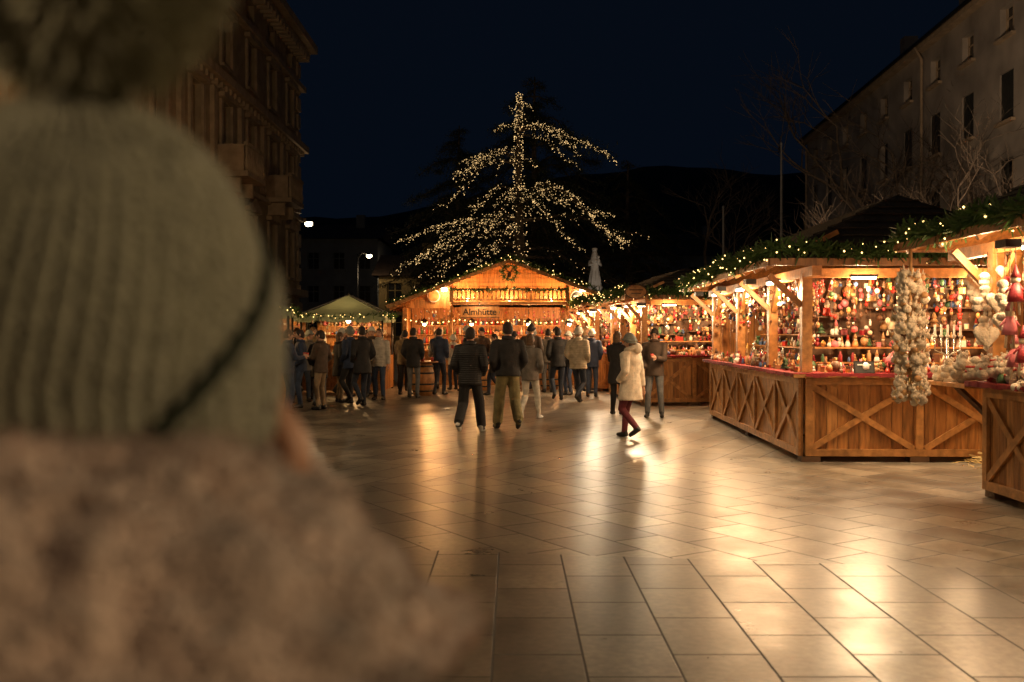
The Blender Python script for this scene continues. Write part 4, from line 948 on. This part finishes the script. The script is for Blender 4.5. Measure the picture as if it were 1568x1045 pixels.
H_='hang';P_='pocket';O_='hold';U_='up'
person('man_in_black_jacket',-.69,16.4,1.77,-12,BLK2,BLK,stride=.5,arms=(P_,P_),shoe=SHOEW,wide=.35,bulk=1.08,vox=.014,legspread=.13)
person('man_in_olive_trousers',-.07,16.9,1.88,12,BLK,OLIVE,HAIRD,stride=.58,arms=(P_,P_),hem=.9,wide=.4,flip=-1,bulk=1.08,vox=.014,legspread=.11)
person('woman_in_grey_jacket',.34,18.9,1.66,-20,GREYJ,WHT,HAIRB,stride=.5,arms=(H_,P_),long=True,fem=True,shoe=SHOEW)
person('man_in_beige_puffer',1.55,23.3,1.82,-30,BEIGE,JEANSD,HAIRB,HATW,stride=.55,arms=(P_,P_),bulk=1.12,flip=-1)
person('man_in_dark_coat',1.12,24.3,1.78,10,BLK,JEANSD,arms=(P_,P_),stride=.2)
person('man_in_grey_jacket',1.0,27.6,1.76,20,GREYJ,GRYT,arms=(O_,P_))
person('woman_in_white_coat',1.86,15.6,1.64,50,COATW,BURG,HAIRB,HATG,stride=.38,arms=(P_,H_),hem=.66,long=True,fem=True,hood=COATW,bulk=1.18,turn=.2,tilt=-.15,vox=.014)
person('man_looking_down',2.78,19.4,1.74,165,BRN,GRYT,HAIRD,None,arms=(O_,P_),tilt=-.45,legspread=.14,vox=.015)
person('woman_in_dark_coat',2.12,20.1,1.68,-30,BLK,BLK,HAIRB,None,arms=(O_,P_),hem=.65,long=True,fem=True)
person('man_in_navy_jacket',-1.95,26.6,1.78,-20,NAVY,JEANSD,arms=(O_,P_),legspread=.14)
person('man_in_tan_jacket',-2.85,26.5,1.72,-15,TAN,BLK,HAIRD,arms=(O_,O_),legspread=.14,bulk=1.12)
person('man_in_cream_jacket',-3.28,24.6,1.76,170,CREAM,JEANS,HAIRB,arms=(H_,P_))
person('man_in_black_coat',-3.37,22.4,1.8,40,BLK,JEANSD,arms=(P_,P_),stride=.2,hem=.72)
person('woman_in_black_coat',-4.1,23.6,1.66,-60,BLK,TANT,HAIRB,arms=(O_,P_),hem=.66,long=True,fem=True)
person('man_in_tan_trousers',-4.1,21.4,1.7,70,BRN,TANT,arms=(O_,P_),legspread=.12)
person('man_in_blue_jeans',-4.65,21.9,1.72,100,NAVY,JEANS,arms=(P_,P_))
person('man_in_blue_jacket',-4.6,20.4,1.72,-60,NAVY,JEANS,HAIRB,arms=(P_,O_))
extra=[(-3.9,26.8,BLK,JEANS),(-3.1,28.2,BRN,BLK),(-1.25,27.9,BLK,JEANSD),(-.9,29.4,BRN,GRYT),(.05,28.9,REDJ,BLK),(.62,29.3,BLK,JEANS),(-.45,26.3,BLK,JEANSD),
       (2.05,25.6,NAVY,JEANS),(-5.6,26.0,BLK,GRYT),(-5.0,25.0,TAN,BLK),(-2.2,29.2,GREYJ,JEANS),(1.75,28.8,BLK,GRYT),(-5.9,22.0,BLK,JEANSD),(-1.7,28.9,CREAM,JEANSD),(-5.2,23.2,BLK,JEANS),
       (-3.6,25.6,BRN,JEANSD),(-4.4,25.7,BLK,BLK),(-2.5,25.2,BLK,GRYT),(-4.9,24.0,GREYJ,JEANSD),(-3.75,23.1,NAVY,BLK),(-4.35,22.5,BLK,GRYT),
       (1.5,26.4,BLK,JEANS),(2.0,27.2,GREYJ,BLK),(.5,25.9,BRN,JEANSD),(1.35,30.0,REDJ,JEANS)]
for i,(x,y,a,b) in enumerate(extra):
    person('market_visitor',x,y,R.uniform(1.58,1.86),R.uniform(-80,80) if i%3 else R.uniform(110,250),a,b,R.choice((HAIRD,HAIRB,HAIRL)),R.choice((None,None,HATG,BLK,HATW)),arms=R.choice(((O_,P_),(P_,P_),(P_,O_),(H_,O_))),long=i%2==0,fem=i%2==0,vox=.02,hem=R.choice((.82,.78,.66)),stride=R.choice((0,.15,.3)),turn=R.uniform(-.5,.5))
person('stall_keeper',4.75,15.6,1.66,90,REDJ,BLK,HAIRL,COLS[3],arms=(P_,P_),long=True,fem=True,vox=.02)
person('bar_keeper',-.5,32.2,1.76,180,CREAM,BLK,arms=(P_,P_),vox=.02)

# ------------------------------------------------------------------ foreground woman
def foreground():
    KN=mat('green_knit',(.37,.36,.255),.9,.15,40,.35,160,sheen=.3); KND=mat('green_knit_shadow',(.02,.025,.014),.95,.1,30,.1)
    POM=mat('pompom_yarn',(.38,.37,.27),.95,.2,30,.1,sheen=.3)
    FUR=mat('teddy_fleece',(.60,.45,.37),.95,.5,15,.6,120,sheen=.4); COAT=cloth('dark_brown_coat',(.03,.02,.016))
    o=person('woman_in_knit_beanie',-.345,.80,1.72,-35,COAT,JEANSD,HAIRB,None,arms=(P_,P_),hem=.7,fem=True,dohead=False,bulk=1.3,vox=.014)
    def child(mb,n):
        c=mb.obj(n); c.parent=o; c.matrix_parent_inverse=o.matrix_basis.inverted(); return c
    bpy.context.view_layer.update()
    n=Vector((.03,-.26,.96)).normalized(); e1=Vector((1,0,0)); e1=(e1-n*e1.dot(n)).normalized(); e2=n.cross(e1)
    C0=Vector((-.322,.76,1.645)); Rr=.132; Ht=.185; CH=.125; NR=50
    hcf=lambda ph: .055*math.cos(ph)-.013+.078*math.sin(ph)
    def rad_(hh): return Rr*(max(0,1-(hh/Ht)**2.5))**.54 if hh>0 else Rr*(1-.25*(hh/.17)**2)
    mb=MB(); NN=NR*10; K=60; vs=[];fs=[]
    for i in range(K+1):
        for q in range(NN):
            ph=2*math.pi*q/NN; hc=hcf(ph); hb=hc-CH
            hh=hb+(Ht-hb)*i/K; r=rad_(hh)
            rib=.0054*(abs(math.cos(NR/2*ph))**.6-.6)*min(1,r/.06)*1.3
            if hh<hc: u=(hc-hh)/CH; r+=.011*min(1,(1-abs(2*u-1)**6)+.2)
            elif hh<hc+.014: r-=.006
            tw=.35*max(0,hh)/Ht
            vs.append(C0+n*hh+(e1*math.cos(ph+tw)+e2*math.sin(ph+tw))*(max(r,.004)+rib))
    for i in range(K):
        for q in range(NN): fs.append((i*NN+q,i*NN+(q+1)%NN,(i+1)*NN+(q+1)%NN,(i+1)*NN+q))
    mb.add(vs,fs,KN,True)
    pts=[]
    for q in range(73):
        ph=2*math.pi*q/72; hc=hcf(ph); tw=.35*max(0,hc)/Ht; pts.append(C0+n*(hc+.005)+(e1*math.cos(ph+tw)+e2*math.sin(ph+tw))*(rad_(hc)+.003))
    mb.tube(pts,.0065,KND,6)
    child(mb,'knit_beanie')
    mb=MB(); pc=C0+n*(Ht+.085)+Vector((.018,0,0))
    mb.sph(pc,.078,POM,24,16)
    for i in range(6000):
        d=Vector((R.gauss(0,1),R.gauss(0,1),R.gauss(0,1))).normalized(); s_=d.cross(Vector((R.random(),R.random(),R.random()))).normalized()*.0016
        a=pc+d*.068; b=pc+d*R.uniform(.089,.101)+Vector((R.gauss(0,.003),R.gauss(0,.003),R.gauss(0,.003)))
        mb.add([a-s_,a+s_,b+s_*.8,b-s_*.8],[(0,1,2,3)],POM)
    child(mb,'pompom')
    mb=MB(); head(mb,(-.285,.775,1.595),rad(-84),-.1,HAIRB,None,False,None,1.08); mb.tube([(-.32,.78,1.42),(-.30,.775,1.55)],[.065,.055],SKIN,12); child(mb,'head')
    mb=MB(); prof=[(1.34,.27,.16),(1.36,.305,.185),(1.385,.325,.205),(1.419,.322,.215),(1.445,.30,.215),(1.47,.275,.205),(1.519,.215,.19),(1.55,.172,.165),(1.57,.145,.145),(1.582,.12,.12),(1.575,.1,.1),(1.55,.09,.09),(1.5,.08,.08)]
    P2=[]
    for a,b in zip(prof[:-1],prof[1:]):
        for j in range(6): t=j/6; P2.append([a[k]+(b[k]-a[k])*t for k in range(3)])
    P2.append(prof[-1]); n_=200; vs=[];fs=[]
    for z,a,b in P2:
        for q in range(n_):
            t=2*math.pi*q/n_
            zz=z+max(0,1.44-z)*.75*max(0,math.cos(t))
            p=Vector((math.cos(t)*a,math.sin(t)*b,zz)); nn=Vector((math.cos(t),math.sin(t),.4))
            dsp=.020*noise.noise(p*14)+.014*noise.noise(p*34)+.006*noise.noise(p*75)
            p=p+nn*dsp; vs.append(p+Vector((-.345,.74,0)))
    for i in range(len(P2)-1):
        for q in range(n_): fs.append((i*n_+q,i*n_+(q+1)%n_,(i+1)*n_+(q+1)%n_,(i+1)*n_+q))
    mb.add(vs,fs,FUR,True)
    for i in range(9000):
        k=R.randrange(len(vs)); p=vs[k]; c=Vector((-.345,.74,1.42)); d=((p-c).normalized()+Vector((R.gauss(0,.5),R.gauss(0,.5),R.gauss(0,.5)))).normalized()*R.uniform(.008,.016)
        s_=d.cross(Vector((R.random(),R.random(),R.random()))).normalized()*.0014
        mb.add([p-s_,p+s_,p+d],[(0,1,2)],FUR)
    child(mb,'fleece_hood_collar')
foreground()
